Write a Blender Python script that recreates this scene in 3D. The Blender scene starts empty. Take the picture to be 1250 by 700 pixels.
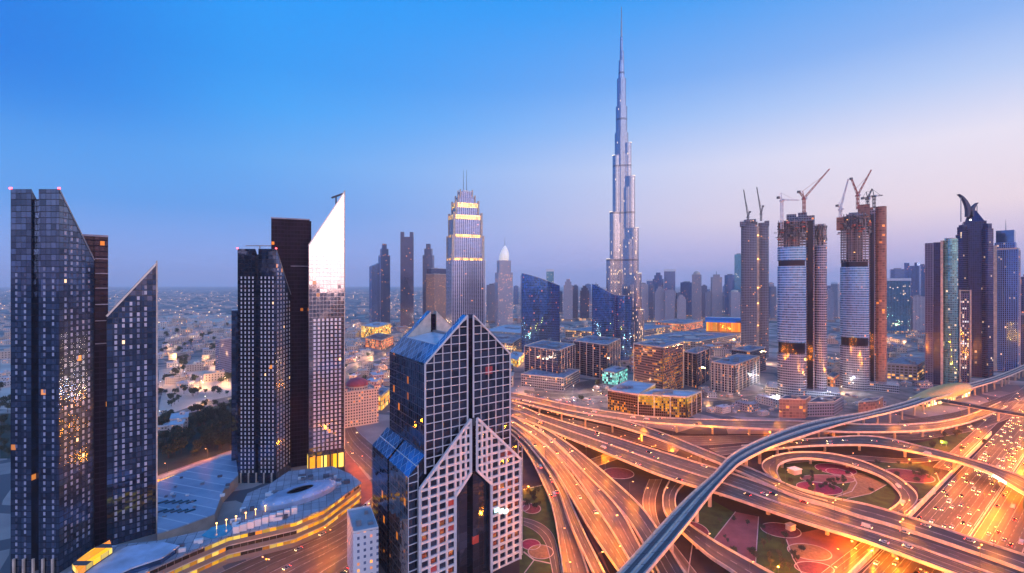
import bpy, math, random
from mathutils import Vector, Matrix
R = math.radians
C = bpy.context.scene.collection
SC = bpy.context.scene
# ------------------------------------------------------------------ camera, sky, sun, exposure
H, F, PX, PY = 170.0, 600.0, 625.0, 347.0        # camera height (m), focal length / image centre / horizon (photo pixels)
cam = bpy.data.cameras.new('camera'); co = bpy.data.objects.new('camera', cam); C.objects.link(co)
co.location = (0, 0, H); co.rotation_euler = (R(90), 0, 0)
cam.sensor_width = 36; cam.lens = F / 1250 * 36; cam.shift_y = -3 / 1250
cam.clip_start = 1; cam.clip_end = 200000
SC.camera = co
SC.view_settings.view_transform = 'Standard'; SC.view_settings.look = 'None'
SC.view_settings.gamma = 1; SC.view_settings.exposure = 0.20
cy = SC.cycles
cy.use_denoising = True; cy.max_bounces = 4; cy.diffuse_bounces = 2; cy.glossy_bounces = 3
cy.transmission_bounces = 2; cy.volume_bounces = 1; cy.transparent_max_bounces = 4
cy.sample_clamp_indirect = 3.0; cy.caustics_reflective = False; cy.caustics_refractive = False
cy.use_light_tree = True

def lin(h):
    h = h.lstrip('#'); o = []
    for i in (0, 2, 4):
        c = int(h[i:i+2], 16) / 255
        o.append(c / 12.92 if c <= .04045 else ((c + .055) / 1.055) ** 2.4)
    return (*o, 1)

class NT:                                            # a little node-tree writer
    def __init__(s, tree): s.t = tree; s.n = tree.nodes; s.l = tree.links
    def new(s, kind, **kw):
        n = s.n.new(kind)
        for k, v in kw.items(): setattr(n, k, v)
        return n
    def put(s, sock, v):
        if hasattr(v, 'is_output'): s.l.new(v, sock)
        elif v is not None: sock.default_value = v
    def math(s, op, a, b=None, c=None, clamp=False):
        n = s.new('ShaderNodeMath', operation=op); n.use_clamp = clamp
        s.put(n.inputs[0], a); s.put(n.inputs[1], b)
        if c is not None: s.put(n.inputs[2], c)
        return n.outputs[0]
    def vmath(s, op, a, b=None):
        n = s.new('ShaderNodeVectorMath', operation=op); s.put(n.inputs[0], a)
        if b is not None:
            if op == 'SCALE': s.put(n.inputs['Scale'], b)
            else: s.put(n.inputs[1], b)
        return n.outputs[0]
    def sep(s, v):
        n = s.new('ShaderNodeSeparateXYZ'); s.put(n.inputs[0], v); return n.outputs
    def comb(s, x, y, z=0.0):
        n = s.new('ShaderNodeCombineXYZ')
        for i, v in enumerate((x, y, z)): s.put(n.inputs[i], v)
        return n.outputs[0]
    def mix(s, f, a, b):
        n = s.new('ShaderNodeMix', data_type='RGBA'); s.put(n.inputs[0], f); s.put(n.inputs[6], a); s.put(n.inputs[7], b); return n.outputs[2]
    def ramp(s, f, stops, interp='LINEAR'):
        n = s.new('ShaderNodeValToRGB'); n.color_ramp.interpolation = interp; e = n.color_ramp.elements
        while len(e) < len(stops): e.new(.5)
        for el, (p, c) in zip(e, stops): el.position = p; el.color = c
        s.put(n.inputs[0], f); return n.outputs[0]
    def step(s, x, a, b):                            # smooth 0..1 between a and b
        n = s.new('ShaderNodeMapRange', interpolation_type='SMOOTHSTEP'); s.put(n.inputs[0], x)
        n.inputs[1].default_value = a; n.inputs[2].default_value = b; return n.outputs[0]
    def noise(s, v, scale, detail=3.0, rough=.55, dim='3D'):
        n = s.new('ShaderNodeTexNoise', noise_dimensions=dim)
        if v is not None: s.put(n.inputs['Vector'], v)
        n.inputs['Scale'].default_value = scale; n.inputs['Detail'].default_value = detail; n.inputs['Roughness'].default_value = rough
        return n.outputs[0]
    def white(s, v, w=None):
        n = s.new('ShaderNodeTexWhiteNoise', noise_dimensions='3D'); s.put(n.inputs['Vector'], v); return n.outputs

SUN_EL, SUN_AZ = 5.0, 140.0                          # degrees; azimuth clockwise from the view direction: afterglow behind, right
w = bpy.data.worlds.new('World'); SC.world = w; w.use_nodes = True
t = NT(w.node_tree); t.n.clear()
d = t.new('ShaderNodeTexCoord').outputs['Generated']
x, y, z = t.sep(d)
def cols(*a): return [(p, lin(c)) for p, c in a]
left = t.ramp(z, cols((0, '#93a8ec'), (.07, '#7aa4ee'), (.134, '#549cec'), (.22, '#54a6f2'), (.31, '#30a0f6'), (.37, '#1c98f4'), (.48, '#1098f8'), (.62, '#3a98ee'), (1, '#5aa0f0')))
right = t.ramp(z, cols((0, '#cdb8dc'), (.06, '#dac6e2'), (.12, '#f8e2e6'), (.22, '#f0e8f4'), (.30, '#bcd0f6'), (.37, '#8eb6f2'), (.5, '#3c9cf0'), (.7, '#2488ea'), (1, '#2a78dc')))
back = t.ramp(z, cols((0, '#f0a08e'), (.06, '#ffc4b0'), (.16, '#ffe2da'), (.35, '#b6caf8'), (.6, '#5a9cf0'), (1, '#2a78dc')))
front = t.mix(t.math('POWER', t.step(x, -.66, .82), 1.2), left, right)
front = t.mix(t.math('MULTIPLY', t.step(x, -.38, -.74), t.step(z, .12, .34)), front, lin('#0078e2'))
fb = t.step(t.math('MULTIPLY_ADD', x, .42, t.math('MULTIPLY', y, -.9)), .0, .75)
allc = t.mix(fb, front, back)
skyn = t.new('ShaderNodeTexSky', sky_type='NISHITA', sun_disc=False)
skyn.sun_elevation = R(SUN_EL); skyn.sun_rotation = R(SUN_AZ)
bg1 = t.new('ShaderNodeBackground'); bg1.inputs[1].default_value = .006; t.l.new(skyn.outputs[0], bg1.inputs[0])
bg2 = t.new('ShaderNodeBackground'); t.l.new(allc, bg2.inputs[0])
t.put(bg2.inputs[1], t.math('MULTIPLY_ADD', fb, .75, .9))
ad = t.new('ShaderNodeAddShader'); t.l.new(bg1.outputs[0], ad.inputs[0]); t.l.new(bg2.outputs[0], ad.inputs[1])
t.l.new(ad.outputs[0], t.new('ShaderNodeOutputWorld').inputs[0])
sd = bpy.data.lights.new('sun', 'SUN'); sd.energy = .55; sd.angle = R(14); sd.color = (1, .68, .62)
so = bpy.data.objects.new('sun', sd); C.objects.link(so)
sv = Vector((math.sin(R(SUN_AZ)) * math.cos(R(SUN_EL)), math.cos(R(SUN_AZ)) * math.cos(R(SUN_EL)), math.sin(R(SUN_EL))))
so.rotation_euler = sv.to_track_quat('Z', 'Y').to_euler(); so.location = (300, -300, 900)

# ------------------------------------------------------------------ from the photograph's pixels to metres
def at(px, Y): return (px - PX) * Y / F
def zt(py, Y): return H - (py - PY) * Y / F
def gY(py, z=0): return (H - z) * F / (py - PY)
def gp(px, py, z=0):
    Y = gY(py, z); return Vector((at(px, Y), Y, z))
rnd = random.Random(7)

# ------------------------------------------------------------------ mesh and object helpers
class MB:
    def __init__(s): s.v = []; s.k = {}; s.f = []; s.u = []
    def idx(s, p):
        k = (round(p[0], 3), round(p[1], 3), round(p[2], 3)); i = s.k.get(k)
        if i is None: i = s.k[k] = len(s.v); s.v.append((p[0], p[1], p[2]))
        return i
    def face(s, pts, uv=None):
        ids = [s.idx(p) for p in pts]
        if len(set(ids)) != len(ids):
            o = []; q = []
            for n, i in enumerate(ids):
                if i not in o: o.append(i); q.append(n)
            if len(o) < 3: return s
            ids = o; uv = [uv[n] for n in q] if uv else None
        s.f.append(ids); s.u.append(uv); return s
    def prism(s, poly, z0, z1, bottom=False, top=True, close=True):
        n = len(poly); Z0 = z0 if isinstance(z0, (list, tuple)) else [z0] * n; Z1 = z1 if isinstance(z1, (list, tuple)) else [z1] * n
        u = 0
        for i in range(n if close else n - 1):
            a, b = poly[i], poly[(i+1) % n]; j = (i+1) % n; L = math.hypot(b[0]-a[0], b[1]-a[1])
            s.face([(a[0], a[1], Z0[i]), (b[0], b[1], Z0[j]), (b[0], b[1], Z1[j]), (a[0], a[1], Z1[i])],
                   [(u, Z0[i]), (u+L, Z0[j]), (u+L, Z1[j]), (u, Z1[i])])
            u += L
        if top: s.face([(p[0], p[1], Z1[i]) for i, p in enumerate(poly)], [(p[0], p[1]) for p in poly])
        if bottom: s.face([(p[0], p[1], Z0[i]) for i, p in enumerate(poly)][::-1], [(p[0], p[1]) for p in poly][::-1])
        return s
    def box(s, cx, cy, z0, sx, sy, sz, rot=0, bottom=True):
        return s.prism(rect(cx, cy, sx, sy, rot), z0, z0 + sz, bottom)
    def beam(s, p, q, wd, ht=None):
        p, q = Vector(p), Vector(q); ht = ht or wd; a = (q - p)
        if a.length < 1e-6: return s
        a.normalize(); up = Vector((0, 0, 1)) if abs(a.z) < .95 else Vector((0, 1, 0))
        sd_ = a.cross(up).normalized() * wd / 2; upv = sd_.cross(a).normalized() * ht / 2
        c = [sd_ + upv, -sd_ + upv, -sd_ - upv, sd_ - upv]
        for i in range(4):
            j = (i+1) % 4; s.face([p + c[i], p + c[j], q + c[j], q + c[i]])
        s.face([p + k for k in c][::-1]); s.face([q + k for k in c]); return s
    def tube(s, p, q, r0, r1=None, n=8, cap=True):
        p, q = Vector(p), Vector(q); r1 = r0 if r1 is None else r1; a = (q - p).normalized()
        up = Vector((0, 0, 1)) if abs(a.z) < .95 else Vector((1, 0, 0)); e1 = a.cross(up).normalized(); e2 = a.cross(e1)
        A = [p + (e1 * math.cos(i*2*math.pi/n) + e2 * math.sin(i*2*math.pi/n)) * r0 for i in range(n)]
        B = [q + (e1 * math.cos(i*2*math.pi/n) + e2 * math.sin(i*2*math.pi/n)) * r1 for i in range(n)]
        for i in range(n): j = (i+1) % n; s.face([A[j], A[i], B[i], B[j]])
        if cap: s.face(A); s.face(B[::-1])
        return s
    def mesh(s, name, off=(0, 0, 0)):
        m = bpy.data.meshes.new(name)
        m.from_pydata([(a-off[0], b-off[1], c-off[2]) for a, b, c in s.v], [], s.f)
        ul = m.uv_layers.new(name='UVMap').data; k = 0; V = s.v
        for ids, uv in zip(s.f, s.u):
            if uv is None:
                p = [Vector(V[i]) for i in ids]; n = (p[1]-p[0]).cross(p[2]-p[0])
                if n.length: n.normalize()
                if abs(n.z) > .7: uv = [(q.x, q.y) for q in p]
                else:
                    tg = Vector((-n.y, n.x, 0)); tg = tg.normalized() if tg.length else Vector((1, 0, 0))
                    us = [q.dot(tg) for q in p]; m0 = min(us); uv = [(a - m0, q.z) for a, q in zip(us, p)]
            for q in uv: ul[k].uv = q; k += 1
        m.validate(); m.update(); return m

def rect(cx, cy, sx, sy, rot=0):
    c, s = math.cos(rot), math.sin(rot)
    return [(cx + a*c - b*s, cy + a*s + b*c) for a, b in ((-sx/2, -sy/2), (sx/2, -sy/2), (sx/2, sy/2), (-sx/2, sy/2))]
def ellipse(cx, cy, a, b, n=24, rot=0, a0=0, a1=360):
    c, s = math.cos(rot), math.sin(rot); o = []
    full = a1 - a0 >= 360
    for i in range(n if full else n + 1):
        th = R(a0 + (a1 - a0) * i / n); X, Y = a * math.cos(th), b * math.sin(th); o.append((cx + X*c - Y*s, cy + X*s + Y*c))
    return o
def scaled(poly, k, d=0):
    cx = sum(p[0] for p in poly) / len(poly); cy_ = sum(p[1] for p in poly) / len(poly)
    return [(cx + (p[0]-cx)*k, cy_ + (p[1]-cy_)*k) for p in poly]
def ccw(poly):
    a = sum(poly[i][0]*poly[(i+1) % len(poly)][1] - poly[(i+1) % len(poly)][0]*poly[i][1] for i in range(len(poly)))
    return poly if a > 0 else poly[::-1]

def tag(o, label=None, cat=None, group=None, kind=None):
    if label: o['label'] = label
    if cat: o['category'] = cat
    if group: o['group'] = group
    if kind: o['kind'] = kind
    return o
def thing(name, label, cat, loc=(0, 0, 0), group=None):
    o = bpy.data.objects.new(name, None); o.empty_display_size = 2; C.objects.link(o); o.location = loc
    return tag(o, label, cat, group)
def wloc(o):
    v = Vector((0, 0, 0))
    while o is not None: v += o.location; o = o.parent
    return v
def part(name, mb, mat, parent=None, label=None):     # mb is in world metres
    off = wloc(parent) if parent else Vector((0, 0, 0))
    me = mb.mesh(name, off) if isinstance(mb, MB) else mb
    o = bpy.data.objects.new(name, me); C.objects.link(o)
    if mat is not None and not me.materials: me.materials.append(mat)
    if parent: o.parent = parent
    if label: o['label'] = label
    return o
def solo(name, mb, mat, label, cat, group=None, kind=None):  # a thing that is one mesh
    x0 = min(v[0] for v in mb.v); x1 = max(v[0] for v in mb.v); y0 = min(v[1] for v in mb.v); y1 = max(v[1] for v in mb.v); z0 = min(v[2] for v in mb.v)
    off = Vector(((x0+x1)/2, (y0+y1)/2, z0)); me = mb.mesh(name, off); me.materials.append(mat)
    o = bpy.data.objects.new(name, me); o.location = off; C.objects.link(o)
    return tag(o, label, cat, group, kind)
def struct(name, mb, mat): return tag(part(name, mb, mat), kind='structure')
KIDS = {}
def dup(root, loc, rotz=0, label=None, group=None, scale=None):  # a thing with its parts and sub-parts
    r = root.copy(); C.objects.link(r); r.location = loc; r.rotation_euler = (0, 0, rotz)
    if scale: r.scale = (scale,) * 3
    if label: r['label'] = label
    if group: r['group'] = group
    for ch in root.children:
        c = ch.copy(); C.objects.link(c); c.parent = r
        for g in ch.children: e = g.copy(); C.objects.link(e); e.parent = c
    return r

# ------------------------------------------------------------------ materials
def mat_base(name):
    m = bpy.data.materials.new(name); m.use_nodes = True; q = NT(m.node_tree); q.n.clear()
    b = q.new('ShaderNodeBsdfPrincipled'); q.l.new(b.outputs[0], q.new('ShaderNodeOutputMaterial').inputs[0]); return m, q, b
def rgb(c): return lin(c) if isinstance(c, str) else (*c, 1)
def plain(name, col, rough=.7, metal=0, var=.25, scale=.15, emit=0, ecol=None):
    m, q, b = mat_base(name); c = rgb(col)
    pos = q.new('ShaderNodeTexCoord').outputs['Object']
    n = q.noise(pos, scale, 4)
    a = tuple(v * (1 - var) for v in c[:3]) + (1,); d_ = tuple(min(1, v * (1 + var)) for v in c[:3]) + (1,)
    q.put(b.inputs['Base Color'], q.ramp(n, [(.3, a), (.7, d_)]))
    b.inputs['Roughness'].default_value = rough; b.inputs['Metallic'].default_value = metal
    if emit:
        b.inputs['Emission Color'].default_value = rgb(ecol or col); b.inputs['Emission Strength'].default_value = emit
    return m
WARM = [(0, '#ff9a3c'), (.4, '#ffc46a'), (.75, '#ffe0a8'), (1, '#e8f0ff')]
GOLD = [(0, '#ff8a1e'), (.5, '#ffc020'), (1, '#ffe070')]
COOL = [(0, '#ffd9a0'), (.5, '#eef2ff'), (1, '#a9d4ff')]
def facade(name, frame, glass, bay=3.2, floor=3.6, fw=.25, fh=.3, lit=.08, litc=WARM, es=2.0, gm=.85, gr=.06, fr=.6, fmetal=0, wob=.02, clump=True, gvar=.4, cl=(.11, .37, 1), spec=.5):
    """Wall of window bays: frame colour, glass reflectance, a random few of the panes lit from inside."""
    m, q, b = mat_base(name)
    uv = q.new('ShaderNodeUVMap').outputs[0]; u, v, _ = q.sep(uv)
    fu = q.math('DIVIDE', u, bay); fv = q.math('DIVIDE', v, floor)
    cu = q.math('FLOOR', fu); cv = q.math('FLOOR', fv); au = q.math('FRACT', fu); av = q.math('FRACT', fv)
    win = q.math('MULTIPLY', q.math('GREATER_THAN', au, fw), q.math('GREATER_THAN', av, fh))
    orn = q.math('MULTIPLY', q.new('ShaderNodeObjectInfo').outputs['Random'], 91.7)
    cell = q.comb(cu, cv, orn); wn = q.white(cell); r1 = wn[0]; rc = q.sep(wn[1])
    if clump:
        nz = q.noise(q.vmath('MULTIPLY', cell, cl), 1.0, 1)
        thr = q.math('MULTIPLY', q.step(nz, .38, .7), 2.2 * lit)
    else: thr = lit
    on = q.math('MULTIPLY', q.math('LESS_THAN', r1, thr), win)
    g = rgb(glass); g0 = tuple(v_ * (1 - gvar) for v_ in g[:3]) + (1,); g1 = tuple(min(1, v_ * (1 + gvar)) for v_ in g[:3]) + (1,)
    gc = q.mix(rc[1], g0, g1)
    q.put(b.inputs['Base Color'], q.mix(win, rgb(frame), gc))
    q.put(b.inputs['Roughness'], q.math('MULTIPLY_ADD', win, gr - fr, fr))
    q.put(b.inputs['Metallic'], q.math('MULTIPLY_ADD', win, gm - fmetal, fmetal))
    b.inputs['Specular IOR Level'].default_value = spec
    geo = q.new('ShaderNodeNewGeometry').outputs['Normal']
    wv = q.vmath('SCALE', q.vmath('SUBTRACT', wn[1], (.5, .5, .5)), wob)
    q.put(b.inputs['Normal'], q.vmath('NORMALIZE', q.vmath('ADD', geo, wv)))
    lc = q.ramp(rc[0], [(p, lin(c)) for p, c in litc])
    q.put(b.inputs['Emission Color'], lc)
    q.put(b.inputs['Emission Strength'], q.math('MULTIPLY', on, q.math('MULTIPLY_ADD', rc[2], es, es * .35)))
    return m
def lamp_mat(name, col, s):
    m, q, b = mat_base(name); b.inputs['Base Color'].default_value = (.8, .8, .8, 1)
    b.inputs['Emission Color'].default_value = rgb(col); b.inputs['Emission Strength'].default_value = s; return m
M = {}
M['concrete'] = plain('concrete', (.44, .35, .28), .8, scale=.08)
M['pale_concrete'] = plain('pale concrete', (.60, .49, .40), .75, scale=.2)
M['white'] = plain('white paint', (.78, .75, .76), .5, var=.08)
def seams(name, col, pitch=5.0, dark=.5):                      # roof sheets with seams, stains and worn patches
    m, q, b = mat_base(name); p = q.new('ShaderNodeTexCoord').outputs['Object']; x_, y_, _ = q.sep(p)
    r1 = q.math('ADD', q.math('MULTIPLY', x_, .93), q.math('MULTIPLY', y_, .37)); r2 = q.math('SUBTRACT', q.math('MULTIPLY', y_, .93), q.math('MULTIPLY', x_, .37))
    ln = q.math('MAXIMUM', q.math('LESS_THAN', q.math('FRACT', q.math('DIVIDE', r1, pitch)), .07), q.math('LESS_THAN', q.math('FRACT', q.math('DIVIDE', r2, pitch*2)), .04))
    n = q.noise(p, .06, 5, .65); n2 = q.noise(p, .5, 3)
    wn = q.white(q.comb(q.math('FLOOR', q.math('DIVIDE', r1, pitch)), q.math('FLOOR', q.math('DIVIDE', r2, pitch*2))))[0]
    c = q.ramp(q.math('MULTIPLY_ADD', wn, .25, q.math('MULTIPLY_ADD', n2, .2, q.math('MULTIPLY', n, .55))), [(.3, tuple(v*dark for v in col) + (1,)), (.65, tuple(min(1, v*1.25) for v in col) + (1,))])
    q.put(b.inputs['Base Color'], q.mix(ln, c, tuple(v*.35 for v in col) + (1,))); b.inputs['Roughness'].default_value = .75; return m
M['roof'] = seams('roof membrane', (.32, .31, .36), 4.0)
M['roof_pale'] = plain('pale roof', (.55, .52, .56), .7, scale=.05, var=.25)
M['roof_dark'] = plain('dark roof', (.12, .12, .15), .8, scale=.1, var=.4)
M['metal'] = plain('grey metal', (.35, .36, .4), .35, .8, var=.15)
M['steel'] = plain('dark steel', (.10, .10, .12), .45, .6, var=.2)
M['red_steel'] = plain('red crane steel', (.42, .10, .08), .5, .1)
M['white_steel'] = plain('white crane steel', (.75, .73, .73), .5, .1)
M['sand'] = plain('sand', (.62, .46, .37), .95, scale=.01, var=.3)
M['lawn'] = plain('lawn grass', (.034, .070, .014), .95, scale=.12, var=.45)
M['paving'] = plain('pink paving', (.24, .085, .085), .8, scale=.1, var=.25)
M['maroon'] = plain('maroon planting', (.15, .035, .05), .9, scale=.4, var=.35)
M['magenta'] = plain('magenta planting', (.22, .018, .08), .9, scale=.4, var=.35)
M['tan'] = plain('tan planting', (.27, .16, .08), .9, scale=.4, var=.3)
M['kerb'] = plain('kerb stone', (.46, .40, .37), .7)
M['glass_blue'] = plain('blue glass', (.10, .22, .42), .08, .85, var=.2)
M['glass_dark'] = plain('dark glass', (.035, .035, .055), .08, .8, var=.2)
M['glow_warm'] = lamp_mat('warm glow', '#ffb24a', 6)
M['glow_gold'] = lamp_mat('gold glow', '#ffb020', 2.2)
M['glow_white'] = lamp_mat('white glow', '#fff1d8', 8)
M['glow_teal'] = lamp_mat('teal glow', '#86f0d8', 3)
M['glow_red'] = lamp_mat('red beacon', '#ff2a2a', 10)
# ------------------------------------------------------------------ ground
def ground_mat():
    m, q, b = mat_base('city ground')
    p = q.new('ShaderNodeTexCoord').outputs['Object']
    n1 = q.noise(p, .0011, 5, .6); n2 = q.noise(p, .006, 4, .6); n3 = q.noise(p, .035, 3, .6)
    c1 = q.ramp(n2, [(.32, (.13, .12, .125, 1)), (.47, (.37, .28, .25, 1)), (.58, (.58, .44, .37, 1)), (.75, (.72, .57, .48, 1))])
    green = q.mix(n3, (.02, .03, .018, 1), (.06, .065, .04, 1))
    c2 = q.mix(q.step(n1, .55, .62), c1, green)
    vo = q.new('ShaderNodeTexVoronoi', feature='DISTANCE_TO_EDGE'); vo.inputs['Scale'].default_value = .009; q.put(vo.inputs['Vector'], p)
    c3 = q.mix(q.math('LESS_THAN', vo.outputs[0], .055), c2, (.13, .12, .125, 1))
    q.put(b.inputs['Base Color'], q.mix(q.math('MULTIPLY', n3, .45), c3, (.12, .10, .11, 1)))
    b.inputs['Roughness'].default_value = .95
    return m
g = MB(); xs = [-30000, -16000, -8000, -3000, -1500, -700, -350, -150, 0, 150, 350, 700, 1500, 3000, 8000, 16000, 30000]
ys = [-12000, -6000, -2000, -600, 0, 150, 300, 450, 600, 800, 1100, 1600, 2500, 4000, 8000, 18000, 32000]
for i in range(len(xs)-1):
    for j in range(len(ys)-1): g.face([(xs[i], ys[j], 0), (xs[i+1], ys[j], 0), (xs[i+1], ys[j+1], 0), (xs[i], ys[j+1], 0)])
struct('ground', g, ground_mat())

def asphalt(name, base, lines=True):
    m, q, b = mat_base(name)
    u, v, _ = q.sep(q.new('ShaderNodeUVMap').outputs[0])
    n = q.noise(q.comb(q.math('MULTIPLY', u, 2.3), q.math('MULTIPLY', v, .012)), 1.0, 3, .6)     # lengthwise streaks: light trails of the traffic painted into the road colour
    n2 = q.noise(q.new('ShaderNodeTexCoord').outputs['Object'], .05, 4)
    col = q.ramp(q.math('MULTIPLY_ADD', n2, .4, q.math('MULTIPLY', n, .6)), [(.34, tuple(c*.5 for c in base) + (1,)), (.5, tuple(base) + (1,)), (.64, tuple(min(1, c*1.9) for c in base) + (1,))])
    if lines:
        f = q.math('FRACT', u); e = q.math('ABSOLUTE', q.math('SUBTRACT', f, .5))
        ln = q.math('MULTIPLY', q.math('GREATER_THAN', e, .46), q.math('LESS_THAN', q.math('FRACT', q.math('DIVIDE', v, 10)), .45))
        col = q.mix(q.math('MULTIPLY', ln, .3), col, (.7, .68, .64, 1))
        rr = q.noise(q.comb(q.math('FLOOR', q.math('MULTIPLY', u, 2)), q.math('MULTIPLY', v, .004)), 1.7, 1)
        sl = q.math('MULTIPLY', q.math('GREATER_THAN', q.math('ABSOLUTE', q.math('SUBTRACT', q.math('FRACT', q.math('ADD', u, .04)), .5)), .47), q.step(rr, .42, .6))
        col = q.mix(q.math('MULTIPLY', sl, .55), col, (.62, .58, .56, 1))  # solid pale lane lines, doubling as light trails painted into the colour
    q.put(b.inputs['Base Color'], col); b.inputs['Roughness'].default_value = .5
    return m
M['asphalt'] = asphalt('asphalt', (.064, .045, .036))
M['asphalt_new'] = asphalt('new asphalt', (.046, .036, .034))
M['asphalt_light'] = asphalt('worn concrete road', (.115, .078, .058))
def metro_mat():
    m, q, b = mat_base('metro deck'); u, v, _ = q.sep(q.new('ShaderNodeUVMap').outputs[0])
    n = q.noise(q.comb(q.math('MULTIPLY', u, 3), q.math('MULTIPLY', v, .05)), 1.0, 4); col = q.ramp(n, [(.3, (.36, .29, .27, 1)), (.7, (.56, .47, .43, 1))])
    tr = q.math('LESS_THAN', q.math('ABSOLUTE', q.math('SUBTRACT', q.math('ABSOLUTE', q.math('SUBTRACT', u, 1.0)), .5)), .22)
    sl = q.math('LESS_THAN', q.math('FRACT', q.math('DIVIDE', v, 1.4)), .45)
    col = q.mix(tr, col, q.mix(sl, (.075, .07, .075, 1), (.20, .18, .18, 1)))
    col = q.mix(q.math('LESS_THAN', q.math('FRACT', q.math('DIVIDE', v, 15)), .04), col, (.06, .055, .06, 1))
    q.put(b.inputs['Base Color'], col); b.inputs['Roughness'].default_value = .85; return m
M['metro'] = metro_mat()

def spline(pts, k=8):
    o = []
    for i in range(len(pts)-1):
        p0 = pts[max(i-1, 0)]; p1 = pts[i]; p2 = pts[i+1]; p3 = pts[min(i+2, len(pts)-1)]
        for s in range(k):
            t_ = s / k
            o.append(.5 * ((2*p1) + (p2-p0)*t_ + (2*p0-5*p1+4*p2-p3)*t_*t_ + (3*p1-p0-3*p2+p3)*t_**3))
    o.append(pts[-1].copy()); return o
def smooth(p, n=10):
    for _ in range(n): p = [p[0]] + [(p[i-1] + p[i]*2 + p[i+1]) / 4 for i in range(1, len(p)-1)] + [p[-1]]
    return p
class Road: pass
ROADS = {}
def edges(Lp, Rp, z):
    n = len(Lp); zl = z if isinstance(z, (list, tuple)) else [z] * n
    L = smooth(spline([gp(a[0], a[1], k) for a, k in zip(Lp, zl)])); Rr = smooth(spline([gp(a[0], a[1], k) for a, k in zip(Rp, zl)]))
    return L, Rr
def sweep(mb, path, side, wd, h0, h1):
    """box swept along a path: side = list of unit vectors pointing outwards"""
    for i in range(len(path)-1):
        p, q_, a, b_ = path[i], path[i+1], side[i]*wd, side[i+1]*wd
        U = Vector((0, 0, 1))
        r = [p + U*h0, p + a + U*h0, p + a + U*h1, p + U*h1]; s = [q_ + U*h0, q_ + b_ + U*h0, q_ + b_ + U*h1, q_ + U*h1]
        for k in range(4): j = (k+1) % 4; mb.face([r[k], s[k], s[j], r[j]])
        if i == 0: mb.face(r)
        if i == len(path)-2: mb.face(s[::-1])
    return mb
def make_road(key, Lp, Rp, z, lanes, label=None, mat='asphalt', elevated=True, pier=38, name='flyover', par=1.2, thick=1.7, cat='flyover', inset=.22, pts=None):
    L, Rr = pts or edges(Lp, Rp, z)
    r = Road(); r.L, r.R, r.lanes = L, Rr, lanes; n = len(L)
    out = [(L[i] - Rr[i]).normalized() for i in range(n)]
    s = 0; r.s = [0]
    for i in range(1, n): s += ((L[i]+Rr[i])/2 - (L[i-1]+Rr[i-1])/2).length; r.s.append(s)
    dk = MB()
    for i in range(n-1):
        dk.face([Rr[i], Rr[i+1], L[i+1], L[i]], [(lanes, r.s[i]), (lanes, r.s[i+1]), (0, r.s[i+1]), (0, r.s[i])])
    ROADS[key] = r
    up = Vector((0, 0, 1))
    if dk.f:                                        # keep the deck facing up whichever way the edges were listed
        p = [Vector(dk.v[i]) for i in dk.f[0]]
        if (p[1]-p[0]).cross(p[2]-p[0]).z < 0: dk.f = [f[::-1] for f in dk.f]; dk.u = [u[::-1] for u in dk.u]
    if not elevated:
        r.root = struct(name, dk, M[mat])
        for pth, sg in ((L, 1), (Rr, -1)):
            kb = MB(); sweep(kb, pth, [o*sg for o in out], .35, -.06, .13); struct('kerb', kb, M['kerb'])
        return r
    root = thing(name, label, cat, (L[0]+Rr[0])/2); r.root = root
    part('road_surface', dk, M[mat], root)
    gd = MB()
    for i in range(n-1):                            # girder box under the roadway
        a, b_, c, d_ = L[i], L[i+1], Rr[i], Rr[i+1]; q0, q1 = (c-a)*inset, (d_-b_)*inset; e = Vector((0, 0, -.05)); f = Vector((0, 0, -thick)); m_ = Vector((0, 0, -.55))
        A = [a+e, a+m_, a+q0+f, c-q0+f, c+m_, c+e]; B = [b_+e, b_+m_, b_+q1+f, d_-q1+f, d_+m_, d_+e]
        for k in range(5): gd.face([A[k], A[k+1], B[k+1], B[k]])
    part('girder', gd, M['concrete'], root)
    for pth, sg in ((L, 1), (Rr, -1)):
        pb = MB(); sweep(pb, pth, [o*sg for o in out], .75, -.7, par + .1); part('parapet', pb, M['pale_concrete'], root)
    nxt = pier * .4
    for i in range(n):
        if r.s[i] >= nxt:
            nxt += pier; c = (L[i]+Rr[i])/2; wd = (L[i]-Rr[i]).length; zt_ = c.z - thick
            if zt_ < 2: continue
            pm = MB(); dirv = (L[i]-Rr[i]).normalized(); ang = math.atan2(dirv.y, dirv.x)
            rr = min(1.6, .7 + wd*.05)
            pm.prism(ellipse(c.x, c.y, rr, rr*.75, 12, ang), -.2, zt_ - 1.6, top=False)
            p2 = rect(c.x, c.y, min(wd*.62, 12), 1.9, ang); p1 = rect(c.x, c.y, rr*2, 1.5, ang)
            for k in range(4): j = (k+1) % 4; pm.face([(*p1[k], zt_-1.6), (*p1[j], zt_-1.6), (*p2[j], zt_-.02), (*p2[k], zt_-.02)])
            pm.face([(*p, zt_-1.6) for p in p1][::-1])
            part('pier', pm, M['concrete'], root)
    return r
def pos_on(r, s, fr):
    for i in range(len(r.s)-1):
        if r.s[i+1] >= s: break
    k = (s - r.s[i]) / max(1e-6, r.s[i+1] - r.s[i])
    L = r.L[i].lerp(r.L[i+1], k); Rr = r.R[i].lerp(r.R[i+1], k); p = L.lerp(Rr, fr)
    a = (r.L[i+1] + r.R[i+1]) - (r.L[i] + r.R[i]); return p, math.atan2(a.y, a.x)

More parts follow.
